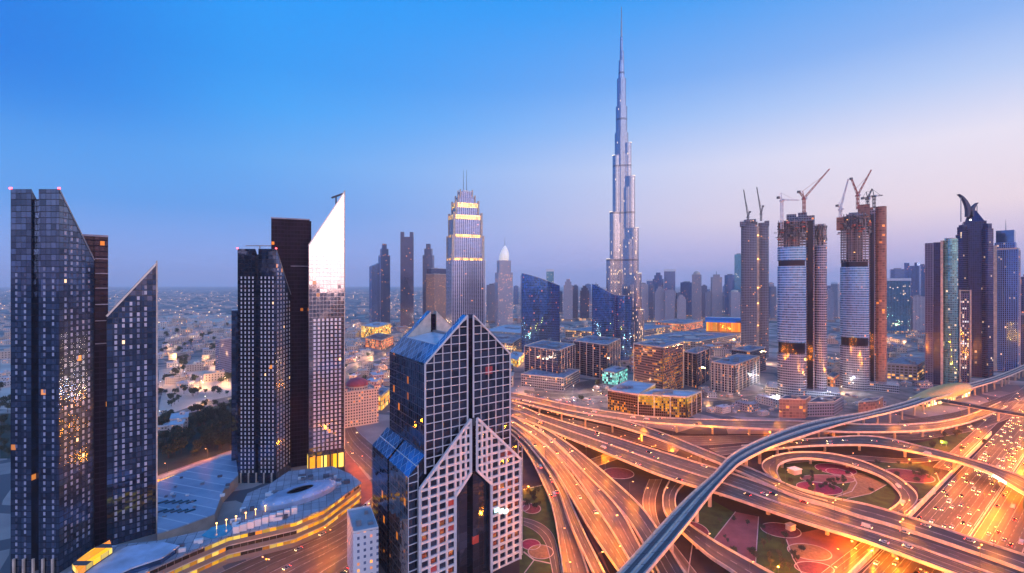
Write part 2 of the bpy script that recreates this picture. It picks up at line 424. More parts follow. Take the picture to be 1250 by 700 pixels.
# the big highway on the ground, right
D = Vector((.787, .617, 0)).normalized(); Nn = Vector((D.y, -D.x, 0)); P0 = Vector((204, 289, .10))
def line(off, t0=-260, t1=1700, k=60): return [P0 + Nn*off + D*(t0 + (t1-t0)*i/k) for i in range(k+1)]
make_road('hwy_in', 0, 0, 0, 8, mat='asphalt', elevated=False, name='road', pts=(line(1.5), line(30)))
make_road('hwy_out', 0, 0, 0, 6, mat='asphalt', elevated=False, name='road', pts=(line(33), line(56)))
bw = MB(); sweep(bw, line(31.2), [Nn]*61, .7, -.1, 1.1)
solo('median_barrier', bw, M['pale_concrete'], 'long low concrete barrier down the middle of the wide highway at right', 'barrier')
bw = MB(); sweep(bw, line(-1.0, -260, 430), [-Nn]*61, 1.0, -.1, 3.6)
solo('retaining_wall', bw, M['pale_concrete'], 'orange lit concrete wall along the left side of the wide highway', 'wall')
make_road('hwy_side', 0, 0, 0, 3, mat='asphalt_light', elevated=False, name='road', pts=(line(-16, 250), line(-5.5, 250)))
make_road('hwy_far', 0, 0, 0, 4, mat='asphalt', elevated=False, name='road', pts=(line(60, 60), line(74, 60)))

# flyovers, each by its two edges
make_road('north', [(560,473),(623,479.4),(682,492.6),(719,499.6),(761,505.8),(796,510),(840,512.3),(900,513.7),(960,514.5),(1000,515.5),(1040,518.5),(1100,519),(1150,516),(1190,505),(1222,491)],
          [(560,481),(623,486.5),(660,494),(700,503),(740,508.6),(778,514.8),(840,519.5),(900,522.5),(953,525),(1000,526.5),(1040,528),(1100,527.5),(1150,524),(1196,512),(1230,496)],
          [12]*12 + [9, 5, 1], 3, 'northernmost long pale flyover curving past the yellow lit podium', 'asphalt_light')
make_road('ramp', [(560,479),(623,485),(680,499),(725.6,507.5),(753.8,512),(778.4,519),(804.8,527.8),(840,542),(884.6,560),(928,578),(970.8,597.2),(1006,607),(1050,615.5),(1074,621.5),(1135.6,640.7),(1188,659),(1250,679),(1290,692)],
          [(560,483),(623,489),(680,504),(725.6,514),(755,521),(790,532),(815,541),(840,551),(877.5,566),(922,585),(967,605.5),(1006,615.5),(1050,631),(1082.8,639.8),(1153,662.7),(1200,679),(1250,697),(1290,711)],
          [12, 12, 12.2, 12.2, 12.2, 12, 12] + [11.5]*11, 2, 'narrow flyover branching off the northern one and running along the diagonal', 'asphalt_new')
make_road('diagonal', [(560,476),(623.5,491.7),(655,504.9),(690.4,516.3),(743,532),(796,549),(840,562.5),(874,573),(932,592),(976,611),(1006,619),(1050,633.5),(1082,642),(1152,664.5),(1200,681),(1250,699),(1290,713)],
          [(560,489),(623.5,507.5),(655,519),(690.4,533.9),(743,555),(778,569.5),(806.5,581),(840,592),(874,602),(909,613.4),(953,629),(1006,646),(1050,659),(1082.8,671),(1118,684),(1162,700),(1215,719)],
          10.8, 7, 'broadest straight dual carriageway flyover crossing the interchange diagonally', 'asphalt')
make_road('fan_a', [(590,490),(623,506.5),(660.5,527),(687,547),(718.6,583),(750,613.4),(775,645),(800,690),(812,715)],
          [(590,487),(623,503.5),(662,522),(700,547),(739.7,580),(782,618.7),(805,652),(835,700),(845,715)], [9.5,9.5,9.3,9,8.5,8,8,8,8], 3, 'rightmost dark flyover of the fan that spreads below the diagonal', 'asphalt_new')
make_road('fan_b', [(590,493),(623,513),(648,530),(675,551),(702.7,580),(725.6,615),(752,655.7),(785,712)],
          [(590,490),(623,507.5),(660.5,528.6),(688,552),(718.6,583.5),(753.8,618.7),(778.4,664),(803,714)], [9.5,9.5,9.2,9,8.6,8.2,8,8], 3, 'second flyover from the right in the fan, worn pale surface', 'asphalt_light')
make_road('fan_c', [(590,497),(623,518.5),(640,533),(660,555),(681.6,580),(716.8,641.6),(752,692.6),(766,715)],
          [(590,493.5),(623,513.5),(647,531),(674,552),(696,580),(727,620),(752,658),(783,713)], [9.4,9.4,9.1,8.9,8.5,8.1,7.9,7.9], 3, 'middle flyover of the fan with pale parapets below the diagonal', 'asphalt')
make_road('fan_d', [(590,501),(623.5,524),(650,548),(680.7,594),(695.7,638),(725.6,701),(732,716)],
          [(590,497.5),(623.5,519),(655,548),(685.5,592),(704.5,634.6),(735,697),(745,716)], [8,7.8,7.4,6.5,5.5,5,5], 2, 'narrow flyover second from the left in the fan beside the grid tower', 'asphalt')
make_road('fan_e', [(590,508),(623.5,528.6),(645,555),(664,590.6),(676,624),(681.6,654),(688,701),(690,716)],
          [(590,503),(623.5,524.5),(649,549),(678,590.6),(690,629),(699,650),(711,680),(722,716)], [6,5.8,5,4,3,2.5,2.2,2.2], 3, 'leftmost pale road of the fan beside the grid tower and lawn', 'asphalt_light', pier=60)
make_road('loop', [(1006,605.5),(971,596.5),(945,585),(932,574),(931.5,565.6),(942.6,558.6),(967,553),(1006,553.5),(1032,558),(1056,565),(1088,579),(1106,591),(1119,604),(1117,616),(1104,627)],
          [(1010,613),(985,606),(960,596),(950,583),(948,573),(953,565.8),(971,560.5),(997,561),(1024,565),(1050,572.6),(1074,581.5),(1089,592),(1100,605),(1098,615),(1086,624)],
          [11,10.5,10,9.5,9,8.5,8,7,6,5,4,3,2,1,.4], 2, 'oval loop ramp curling round the green and maroon garden', 'asphalt_new', pier=32)
make_road('stripe', [(905,545),(940,541),(978,537.2),(1006,535.7),(1050,532.5),(1083,535.7),(1118,544.5),(1153,553),(1188,563),(1224,574),(1260,588),(1300,607)],
          [(898,556),(935,550),(978,545.6),(1006,544.3),(1040,543.5),(1072,545),(1110,551.2),(1150,560),(1186,570),(1212,579.5),(1248,602),(1290,625)],
          [4,6,8,9,10,10,10,10,10,10,10,10], 3, 'curved flyover with a green lit strip on its side crossing the wide highway', 'asphalt')
make_road('garden_ramp', [(838,588),(826,600),(823.5,613),(827,627),(841,641.5),(868,659.5),(890,672.5),(918,688),(945,703),(968,716)],
          [(818,588),(811,601),(809.5,614),(813,628),(826,644),(848,664),(868,681),(890,695),(906,707),(920,717)],
          [4.5,5,5.5,6,6.5,7,7,7,7,7], 2, 'curved ramp passing below the metro viaduct towards the bottom edge', 'asphalt_new', pier=30)
mdl = ROADS['diagonal']; mb = MB(); pth = [mdl.L[i].lerp(mdl.R[i], .5) for i in range(len(mdl.L))]
sweep(mb, pth, [(mdl.R[i]-mdl.L[i]).normalized() for i in range(len(mdl.L))], .9, .02, 1.0); part('median_barrier', mb, M['pale_concrete'], mdl.root)
# roads on the ground
make_road('slip', [(808,585),(800,606),(800.5,627),(808,646),(825,668),(850,700)], [(793,585),(785,606),(786,622),(796,645),(808,665),(828,700)], .12, 2, mat='asphalt_light', elevated=False, name='road')
make_road('thin', [(960,561),(1030,555.5),(1090,560),(1120,560),(1150,556)], [(960,566),(1030,560.5),(1088,565),(1124,565),(1156,560)], .13, 2, mat='asphalt_light', elevated=False, name='road')
make_road('back_a', [(800,531),(840,533),(900,532),(960,531),(1010,530)], [(820,541),(853,544),(900,541),(960,537),(1010,534)], .14, 4, mat='asphalt_light', elevated=False, name='road')
make_road('back_b', [(866,548),(900,545),(940,541),(980,537)], [(880,556),(905,552),(945,547),(985,541)], .15, 2, mat='asphalt', elevated=False, name='road')
make_road('under_a', [(660,505),(700,513),(740,521),(790,535),(830,548)], [(660,512),(700,522),(740,530),(790,543),(825,554)], .16, 3, mat='asphalt_light', elevated=False, name='road')
make_road('front', [(1062,530),(1100,532),(1140,527),(1180,518),(1215,508),(1250,493)], [(1088,538),(1120,537),(1150,533),(1188,526),(1222,515),(1255,500)], .17, 3, mat='asphalt_light', elevated=False, name='road')
make_road('frontage', [(1100,513),(1160,505),(1200,493),(1250,474),(1290,458)], [(1102,518),(1165,511),(1207,500),(1256,483),(1296,468)], .19, 3, mat='asphalt', elevated=False, name='road')
make_road('under_b', [(999,703),(1030,679),(1055,660),(1075,640)], [(1042,703),(1066,682),(1086,662),(1104,645)], .18, 4, mat='asphalt', elevated=False, name='road')
make_road('crescent', [(639,632.5),(655,637),(668,645),(677,657),(682,680),(686,705)], [(639,641),(650,646),(661,655),(668,668),(672,685),(676,705)], .19, 2, mat='asphalt_new', elevated=False, name='road')
make_road('cross', [(718,562),(745,553),(760,548)], [(729,569),(752,561),(768,556)], .20, 3, mat='asphalt_light', elevated=False, name='road')
make_road('avenue', [(225,722),(295,687),(360,664),(410,642),(450,612),(490,575),(560,520)], [(400,722),(430,700),(458,676),(490,648),(520,620),(560,580),(620,530)], .12, 8, mat='asphalt_light', elevated=False, name='road')
make_road('side_street', [(470,600),(436,566),(418,545),(413,520),(420,495),(428,470)], [(490,570),(458,545),(440,530),(430,514),(432,495),(440,470)], .15, 4, mat='asphalt_light', elevated=False, name='road')
make_road('green_row', [(190,585),(240,565),(288,549),(330,534)], [(193,589),(243,568.5),(291,552),(334,537)], .13, 2, mat='asphalt_light', elevated=False, name='road')
make_road('city_a', [(190,512),(240,494),(284,483),(330,475)], [(190,517),(240,499),(284,487),(330,479)], .15, 3, mat='asphalt_light', elevated=False, name='road')
make_road('city_b', [(420,455),(450,437),(500,420),(560,408)], [(424,459),(456,440),(505,423),(564,410)], .15, 3, mat='asphalt_light', elevated=False, name='road')
make_road('city_c', [(640,476),(700,483),(760,474),(850,492),(930,480),(985,468)], [(640,480),(700,488),(760,479),(850,500),(936,486),(990,472)], .15, 3, mat='asphalt', elevated=False, name='road')
make_road('city_d', [(700,440),(770,424),(850,432),(910,446)], [(705,444),(770,427),(850,436),(910,451)], .15, 3, mat='asphalt_light', elevated=False, name='road')

# flat garden ground of the interchange
def patch(name, pix, mat, z=.06):
    mb = MB(); pts = ccw([tuple(gp(*p, 0))[:2] for p in pix]); mb.face([(p[0], p[1], z) for p in pts]); return struct(name, mb, M[mat])
def closed(pix, z=.07, wd=.9, name='kerb', mat='kerb'):
    p = [gp(*q_, 0) for q_ in pix]; mb = MB()
    for a, b_ in zip(p, p[1:]): mb.beam((a.x, a.y, z), (b_.x, b_.y, z), wd*.7, .2)
    return struct(name, mb, M[mat])
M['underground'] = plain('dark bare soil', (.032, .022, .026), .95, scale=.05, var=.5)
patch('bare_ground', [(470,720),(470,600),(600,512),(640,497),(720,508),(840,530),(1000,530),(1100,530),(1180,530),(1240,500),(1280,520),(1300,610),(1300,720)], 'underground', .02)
patch('lawn', [(636,597),(664,592),(676,624),(682,654),(690,704),(634,704)], 'lawn')
patch('lawn', [(842,640),(866,609),(898,627),(868,662)], 'lawn', .05)
patch('lawn', [(926,641),(953,655),(962,662),(979,704),(918,704),(922,692)], 'lawn')
patch('lawn', [(946,586),(950,570),(975,562),(1010,563),(1052,576),(1085,590),(1094,606),(1085,622),(1050,614),(1006,604)], 'lawn', .04)
patch('lawn', [(1066,566),(1110,562),(1140,572),(1147,588),(1142,604),(1122,612),(1120,596),(1105,585)], 'lawn')
patch('lawn', [(1085,547),(1130,539),(1175,527),(1200,523),(1190,536),(1176,550),(1150,552),(1118,546)], 'lawn')
patch('plaza', [(897,625),(926,631),(922,692),(918,704),(900,704),(868,663)], 'paving', .07)
patch('plaza', [(958,655),(1000,646),(1048,660),(1030,684),(1002,704),(981,704)], 'paving', .07)
patch('plaza', [(1024,572),(1052,578),(1082,592),(1062,603),(1040,607),(1020,606),(1034,598),(1040,586)], 'tan', .07)
patch('plaza', [(700,612),(707,632),(722,662),(738,690),(746,704),(738,690),(720,640)], 'paving', .03)
closed([(898,625),(868,663),(897,702)]); closed([(926,631),(922,692),(922,704)]); closed([(960,659),(968,682),(981,704)])
closed([(842,610),(866,609)]); closed([(1142,575),(1147,588),(1141,603),(1121,611)]); closed([(1082,592),(1062,603),(1034,609)])
closed([(639,598),(664,592)], wd=1.4); closed([(639,674),(652,684),(680,690)], wd=1.6); closed([(652,684),(640,700)]); closed([(846,660),(840,700)]); closed([(1022,572),(1040,578),(1046,590),(1040,600),(1020,607)])
BEDS = [(649,621,10.5,6,'maroon','maroon oval flower bed edged in pale stone on the lawn beside the grid tower'),
 (638,618,8,6,'paving','dusty pink oval bed half behind the grid tower edge, upper lawn'),
 (648,665,11,6.2,'magenta','bright magenta oval flower bed on the lawn beside the grid tower'),
 (660,674,14.8,8.2,'tan','large tan oval bed below the bright magenta bed'),
 (953,647.5,22,9,'maroon','mauve oval bed with radial planting under the edge of the diagonal flyover'),
 (988,674,24,10,'tan','large orange brown oval bed on the red plaza at the bottom'),
 (994,694,22,8,'maroon','dark red oval bed on the red plaza below the orange brown oval'),
 (848,647,15,10,'maroon','brown oval bed beneath the metro viaduct beside the small lawn'),
 (755,578,18,6.5,'maroon','flat brown oval bed between the diagonal flyover and the fan roads'),
 (1020,573,22,7,'magenta','wine red oval bed in the upper half of the loop ramp garden'),
 (1024,577,13,5,'paving','small pale pink oval set inside the wine red bed of the loop garden'),
 (1000,596,25,8,'magenta','dark red crescent bed beside the lower rim of the loop ramp'),
 (1109,581,26,8.5,'maroon','long maroon oval bed outside the loop ramp beside the wide highway'),
 (1010,585,32,5,'paving','pale paved tongue in the middle of the loop ramp garden')]
for k, (px, py, rx, ry, mt, lb) in enumerate(BEDS):
    c = gp(px, py); sx = rx * c.y / F; ys_ = abs(gY(py - ry) - gY(py + ry)) / 2
    zz = .085 + .012 * (k % 5)
    t_ = thing('flower_bed', lb, 'flower bed', c, 'oval flower beds of the interchange')
    a = MB(); a.prism(ellipse(c.x, c.y, sx, ys_, 40), 0, zz); part('planting', a, M[mt], t_)
    kb = MB(); o1 = ellipse(c.x, c.y, sx, ys_, 40); o2 = ellipse(c.x, c.y, sx + .55, ys_ + .6, 40)
    for i in range(40):
        j = (i+1) % 40
        kb.face([(*o1[i], zz+.12), (*o2[i], zz+.12), (*o2[j], zz+.12), (*o1[j], zz+.12)]); kb.face([(*o2[i], 0), (*o2[j], 0), (*o2[j], zz+.12), (*o2[i], zz+.12)]); kb.face([(*o1[j], 0), (*o1[i], 0), (*o1[i], zz+.12), (*o1[j], zz+.12)])
    part('kerb', kb, M['kerb'], t_)
# left: sandy lots and pavements
patch('sand_lot', [(190,520),(200,470),(284,462),(300,478),(284,484),(240,496),(190,514)], 'sand', .05)
patch('sand_lot', [(194,452),(262,442),(263,470),(194,480)], 'sand', .055)
patch('sand_lot', [(0,500),(0,440),(14,440),(14,500)], 'sand', .05)
patch('sand_lot', [(190,386),(300,384),(330,392),(190,402)], 'sand', .05)
patch('pavement', [(400,552),(418,546),(462,600),(440,622)], 'paving', .06)
M['dirt'] = plain('site dirt', (.26, .20, .17), .95, scale=.06, var=.5)
patch('site_ground', [(856,480),(905,476),(948,480),(985,486),(960,511),(880,508),(845,498)], 'dirt', .045)
patch('site_ground', [(1012,474),(1060,470),(1110,466),(1128,478),(1075,503),(1030,508),(1000,500)], 'dirt', .045)
patch('site_ground', [(650,478),(700,474),(738,473),(742,492),(730,500),(680,490)], 'dirt', .045)
patch('parking_lot', [(700,468),(735,462),(742,470),(706,477)], 'asphalt_new', .05)
patch('parking_lot', [(838,480),(868,474),(880,480),(850,488)], 'asphalt_new', .05)
patch('parking_lot', [(1060,452),(1095,447),(1108,455),(1072,461)], 'asphalt_new', .05)
M['park'] = plain('park ground', (.035, .045, .028), .95, scale=.05, var=.5)
patch('park', [(188,582),(192,530),(230,505),(284,490),(330,486),(335,530),(288,548),(240,564)], 'park', .07)
patch('park', [(0,560),(0,505),(16,505),(16,560)], 'park', .07)

# ------------------------------------------------------------------ metro viaduct and station
mr = make_road('metro', [(735,722),(757,700),(801,650),(840,608),(874,578),(890,559),(920,541.5),(971,521),(1010,511.5),(1050,505.5),(1085,497),(1110,490),(1140,480),(1178,470.4),(1216.6,460),(1250,446),(1290,428)],
          [(768,722),(789,700),(838,642),(868,603),(894,574),(911,561.5),(942,546),(984,532),(1015,522),(1050,512.5),(1080,506),(1114,497),(1145,486),(1182,475.5),(1220,464.5),(1254,450),(1293,432)],
          16, 2, 'grey metro viaduct with twin tracks sweeping up to the golden station', 'metro', name='metro_viaduct', par=1.5, thick=2.4, cat='viaduct', pier=30)
for fr in (.18, .32, .68, .82):
    rl = MB(); path = [mr.L[i].lerp(mr.R[i], fr) for i in range(len(mr.L))]
    sweep(rl, path, [(mr.R[i]-mr.L[i]).normalized() for i in range(len(mr.L))], .5, .02, .3); part('rail', rl, M['steel'], mr.root)
wk = MB(); path = [mr.L[i].lerp(mr.R[i], .46) for i in range(len(mr.L))]; path2 = [(mr.R[i]-mr.L[i]).normalized() for i in range(len(mr.L))]
sweep(wk, path, path2, .8, .02, .9); part('walkway', wk, M['pale_concrete'], mr.root)
def shell_station():
    a = gp(1112, 489, 14); b_ = gp(1180, 473, 14); ax = (b_ - a); Ls = ax.length; ax.normalize(); sd_ = Vector((ax.y, -ax.x, 0))
    t_ = thing('metro_station', 'golden seashell shaped metro station roof straddling the viaduct', 'station', (a+b_)/2 - Vector((0, 0, 14)))
    sh = MB(); rows = []; nu, nv = 24, 18
    for i in range(nu+1):
        f = i/nu; c = a.lerp(b_, f); prof = math.sin(math.pi * min(1, max(.0, f*.86 + .06))) ** .6
        W = 15 * prof * (.75 + .35*f) + .6; Ht = (13 * prof) * (.45 + .75*f) + .6
        rows.append([c + sd_ * (W*math.cos(math.pi*j/nv)) + Vector((0, 0, -2 + Ht*math.sin(math.pi*j/nv)**.8)) for j in range(nv+1)])
    for i in range(nu):
        for j in range(nv): sh.face([rows[i][j], rows[i+1][j], rows[i+1][j+1], rows[i][j+1]])
    o = part('shell_roof', sh, plain('golden cladding', (.74, .46, .14), .45, .15, var=.12, scale=.3), t_)
    for p in o.data.polygons: p.use_smooth = True
    ed = MB(); 
    for j in range(nv): ed.beam(rows[-1][j], rows[-1][j+1], 1.0); 
    part('roof_rim', ed, M['pale_concrete'], t_)
    gl = MB(); c = (a+b_)/2
    gl.prism(rect(c.x, c.y, Ls*.8, 20, math.atan2(ax.y, ax.x)), 5, 13.5); part('glass_hall', gl, facade('station hall', (.3, .28, .27), (.2, .2, .25), 2.5, 4, .15, .15, .7, WARM, 2.5), t_)
    for k in (-.3, 0, .3):
        pr = MB(); q_ = c + ax*Ls*k; pr.prism(ellipse(q_.x, q_.y, 2, 2, 12), 0, 5); part('pier', pr, M['concrete'], t_)
    f0 = c + sd_*10; 
    return c, ax, sd_
sc_, sax, ssd = shell_station()
p = gp(1150, 491, 11); q_ = gp(1300, 518, 11)
t_ = thing('footbridge', 'dark tubular footbridge leading from the golden station across the highway', 'footbridge', (p.x, p.y, 0))
for dz, nm, mt, ww, hh in ((0, 'deck', 'concrete', 5.2, .8), (2.2, 'glazing', 'glass_blue', 4.6, 3.0), (4.0, 'roof', 'steel', 5.4, .5)):
    mb = MB(); mb.beam(p + Vector((0, 0, dz)), q_ + Vector((0, 0, dz)), ww, hh); part(nm, mb, M[mt], t_)
for k in (.25, .5, .75):
    mb = MB(); c = p.lerp(q_, k); mb.prism(ellipse(c.x, c.y, 1.1, 1.1, 10), 0, 10.6); part('pier', mb, M['concrete'], t_)
# green lit strip and white sign panel on the curved flyover over the highway
st = ROADS['stripe']
ii = [i for i in range(len(st.R)) if 1186 < PX + F*st.R[i].x/st.R[i].y < 1262]
mb = MB(); pth = [st.R[i] for i in ii]; od = [(st.R[i]-st.L[i]).normalized() for i in ii]
pth2 = [a + b_*.5 for a, b_ in zip(pth, od)]
sweep(mb, pth2, od, .2, -1.2, 1.2); solo('light_strip', mb, lamp_mat('green strip', '#5fd6a0', .9), 'green lit strip along the side of the curved flyover over the highway', 'light strip')
k0 = len(ii)//2 - 2
mb = MB(); sweep(mb, [a + b_*.25 for a, b_ in zip(pth2[k0:k0+5], od[k0:k0+5])], od[k0:k0+5], .2, -1.25, 1.25); solo('sign_panel', mb, lamp_mat('white sign', '#fff4ea', 1.6), 'white lit panel in the middle of the green strip over the highway', 'sign panel')
# ------------------------------------------------------------------ building helpers
def facing(pl, pr, Y, depth, rot=0):
    """footprint whose front edge spans pl..pr in the photograph, square to the line of sight (+rot degrees)"""
    pm = (pl+pr)/2; m = Vector((at(pm, Y), Y)); r = m.normalized(); a = math.atan2(r.y, r.x) + R(rot); f = Vector((math.cos(a), math.sin(a))); t_ = Vector((f.y, -f.x))
    def hit(px):
        k = (px-PX)/F; s = (k*m.y - m.x)/(t_.x - k*t_.y); return m + t_*s
    L, Q = hit(pl), hit(pr); return [tuple(L), tuple(Q), tuple(Q + f*depth), tuple(L + f*depth)]
def lerp2(a, b, k): return (a[0] + (b[0]-a[0])*k, a[1] + (b[1]-a[1])*k)
def cen(poly): return (sum(p[0] for p in poly)/len(poly), sum(p[1] for p in poly)/len(poly))
def windows(parent, specs, mat, lit=None, name='window'):
    """panes set on a wall: specs = (centre, wall direction, width, height, lit?); the 100 nearest as objects, the rest as one"""
    cpos = Vector((0, 0, H)); specs = sorted(specs, key=lambda s: (Vector(s[0]) - cpos).length)
    ml = {}; off = wloc(parent); TN = [mat, mat, M['pane_mid'], M['pane_dim']] if name == 'window' and mat is M['pane'] else [mat]; wr = random.Random(3)
    for c, a, wd, ht, on in specs[:100]:
        tn = wr.choice(TN); k = (round(wd, 2), round(ht, 2), on, tn.name)
        if k not in ml:
            b = MB(); b.box(0, 0, -ht/2, wd, .16, ht); me = b.mesh(name); me.materials.append(lit if on and lit else tn); ml[k] = me
        o = bpy.data.objects.new(name, ml[k]); C.objects.link(o); o.parent = parent; o.location = Vector(c) - off; o.rotation_euler = (0, 0, a)
    rest = {}
    for c, a, wd, ht, on in specs[100:]:
        tn = lit if on and lit else wr.choice(TN); rest.setdefault(tn.name, (tn, MB()))[1].box(c[0], c[1], c[2]-ht/2, wd, .16, ht, a)
    for tn, b in rest.values(): tag(part(name, b, tn, parent), kind='stuff')
def wall_specs(P, Q, cols, z0, z1, wd, ht, pitch, onp=.008, skip=.0, proud=.06):
    """window panes on the wall P->Q (outside on the right-hand side going P to Q)"""
    a = math.atan2(Q[1]-P[1], Q[0]-P[0]); n = (math.sin(a), -math.cos(a)); o = []
    for k in cols:
        x_, y_ = lerp2(P, Q, k); z = z0 + pitch/2; zt_ = z1(k) if callable(z1) else z1; wd_ = wd
        while z + ht/2 < zt_ - 1:
            if rnd.random() >= skip: o.append(((x_ + n[0]*proud, y_ + n[1]*proud, z), a, wd, ht, rnd.random() < onp))
            z += pitch
    return o
def cover(parent, poly, z, mat='roof', par=1.2, wd=.5, name='parapet'):
    rim = MB(); q = scaled(poly, .97); n = len(poly)
    for i in range(n):
        j = (i+1) % n
        rim.face([(*poly[i], z+.01), (*poly[j], z+.01), (*poly[j], z+par), (*poly[i], z+par)]); rim.face([(*q[j], z+.01), (*q[i], z+.01), (*q[i], z+par), (*q[j], z+par)])
        rim.face([(*poly[i], z+par), (*poly[j], z+par), (*q[j], z+par), (*q[i], z+par)])
    part(name, rim, M[mat], parent)
def plant(parent, poly, z, n=3, mat='metal', hmax=4):
    c = cen(poly); 
    for i in range(n):
        k = rnd.choice(poly); p = lerp2(c, k, rnd.uniform(.05, .55)); sz = math.dist(poly[0], poly[1])
        b = MB(); b.box(p[0], p[1], z, sz*rnd.uniform(.12, .25), sz*rnd.uniform(.12, .22), rnd.uniform(1.5, hmax), math.atan2(poly[1][1]-poly[0][1], poly[1][0]-poly[0][0])); part('roof_unit', b, M[mat], parent)

FA = {}
FA['wedge'] = facade('dark wedge glass', (.018, .026, .045), (.095, .135, .22), 3.0, 3.6, .08, .12, .003, WARM, 1.2, fr=.25, fmetal=.5, wob=.03)
FA['wedge_side'] = facade('wedge side glass', (.03, .04, .06), (.12, .17, .26), 3.0, 3.6, .08, .12, .003, WARM, 1.2, gr=.13, fr=.25, fmetal=.5, wob=.002)
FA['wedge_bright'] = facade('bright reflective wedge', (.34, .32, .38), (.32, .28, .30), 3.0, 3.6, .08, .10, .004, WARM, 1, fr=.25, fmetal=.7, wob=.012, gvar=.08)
FA['core'] = facade('maroon core', (.018, .009, .024), (.016, .008, .02), 2.6, 3.6, .12, .22, .004, GOLD, .8, gm=.3, gr=.25, fr=.5, wob=.01, spec=.12)
FA['podium'] = facade('lit podium', (.22, .17, .16), (.20, .13, .08), 4, 5.3, .06, .58, .8, GOLD, .75)
FA['lobby'] = facade('lit lobby', (.12, .10, .09), (.3, .2, .1), 5, 17, .06, .25, 1, GOLD, 1.2, clump=False)
M['pane'] = plain('pale window panel', (.42, .43, .54), .25, .2, var=.25, scale=.06)
M['pane_white'] = plain('white window panel', (.78, .74, .78), .25, .2, var=.15, scale=.06)
M['red_tiles'] = plain('red tiles', (.30, .09, .07), .7)
M['pane_mid'] = plain('dim window panel', (.26, .27, .36), .15, .3); M['pane_dim'] = plain('dark window panel', (.10, .11, .17), .08, .5)
M['pane_lit'] = lamp_mat('lit window', '#ffc266', 1.3)
M['core_line'] = plain('pale ledge', (.40, .32, .36), .6)

def wedge_block(root, A, B, Cc, zF, zC, mats, notch):
    """glass block with a slanting top: A-B front, B-Cc right side, notch = two fractions along the front"""
    A, B, Cc = Vector(A), Vector(B), Vector(Cc); Dv = A + Cc - B; e2 = (Cc - B); dn = e2.normalized()*3.2; sl = (zC - zF) / e2.length * 3.2
    n0, n1 = A.lerp(B, notch[0]), A.lerp(B, notch[1])
    zr = zC
    b = MB(); b.prism([tuple(A), tuple(n0), tuple(n0+dn), tuple(n1+dn), tuple(n1), tuple(B)], 0, [zF, zF, zF+sl, zF+sl, zF, zF], top=False, close=False); part('front_wall', b, mats[0], root)
    b = MB(); b.prism([tuple(B), tuple(Cc)], 0, [zF, zr], top=False, close=False); part('side_wall', b, mats[1], root)
    b = MB(); b.prism([tuple(Cc), tuple(Dv), tuple(A)], 0, [zr, zr, zF], top=False, close=False); part('rear_wall', b, mats[0], root)
    b = MB(); b.face([(*A, zF), (*n0, zF), (*(n0+dn), zF+sl), (*(n1+dn), zF+sl), (*n1, zF), (*B, zF), (*Cc, zr), (*Dv, zr)]); part('roof', b, M['roof_dark'], root)
    b = MB(); b.beam((*B, zF+.2), (*Cc, zr+.2), .5, .8); part('coping', b, M['metal'], root)

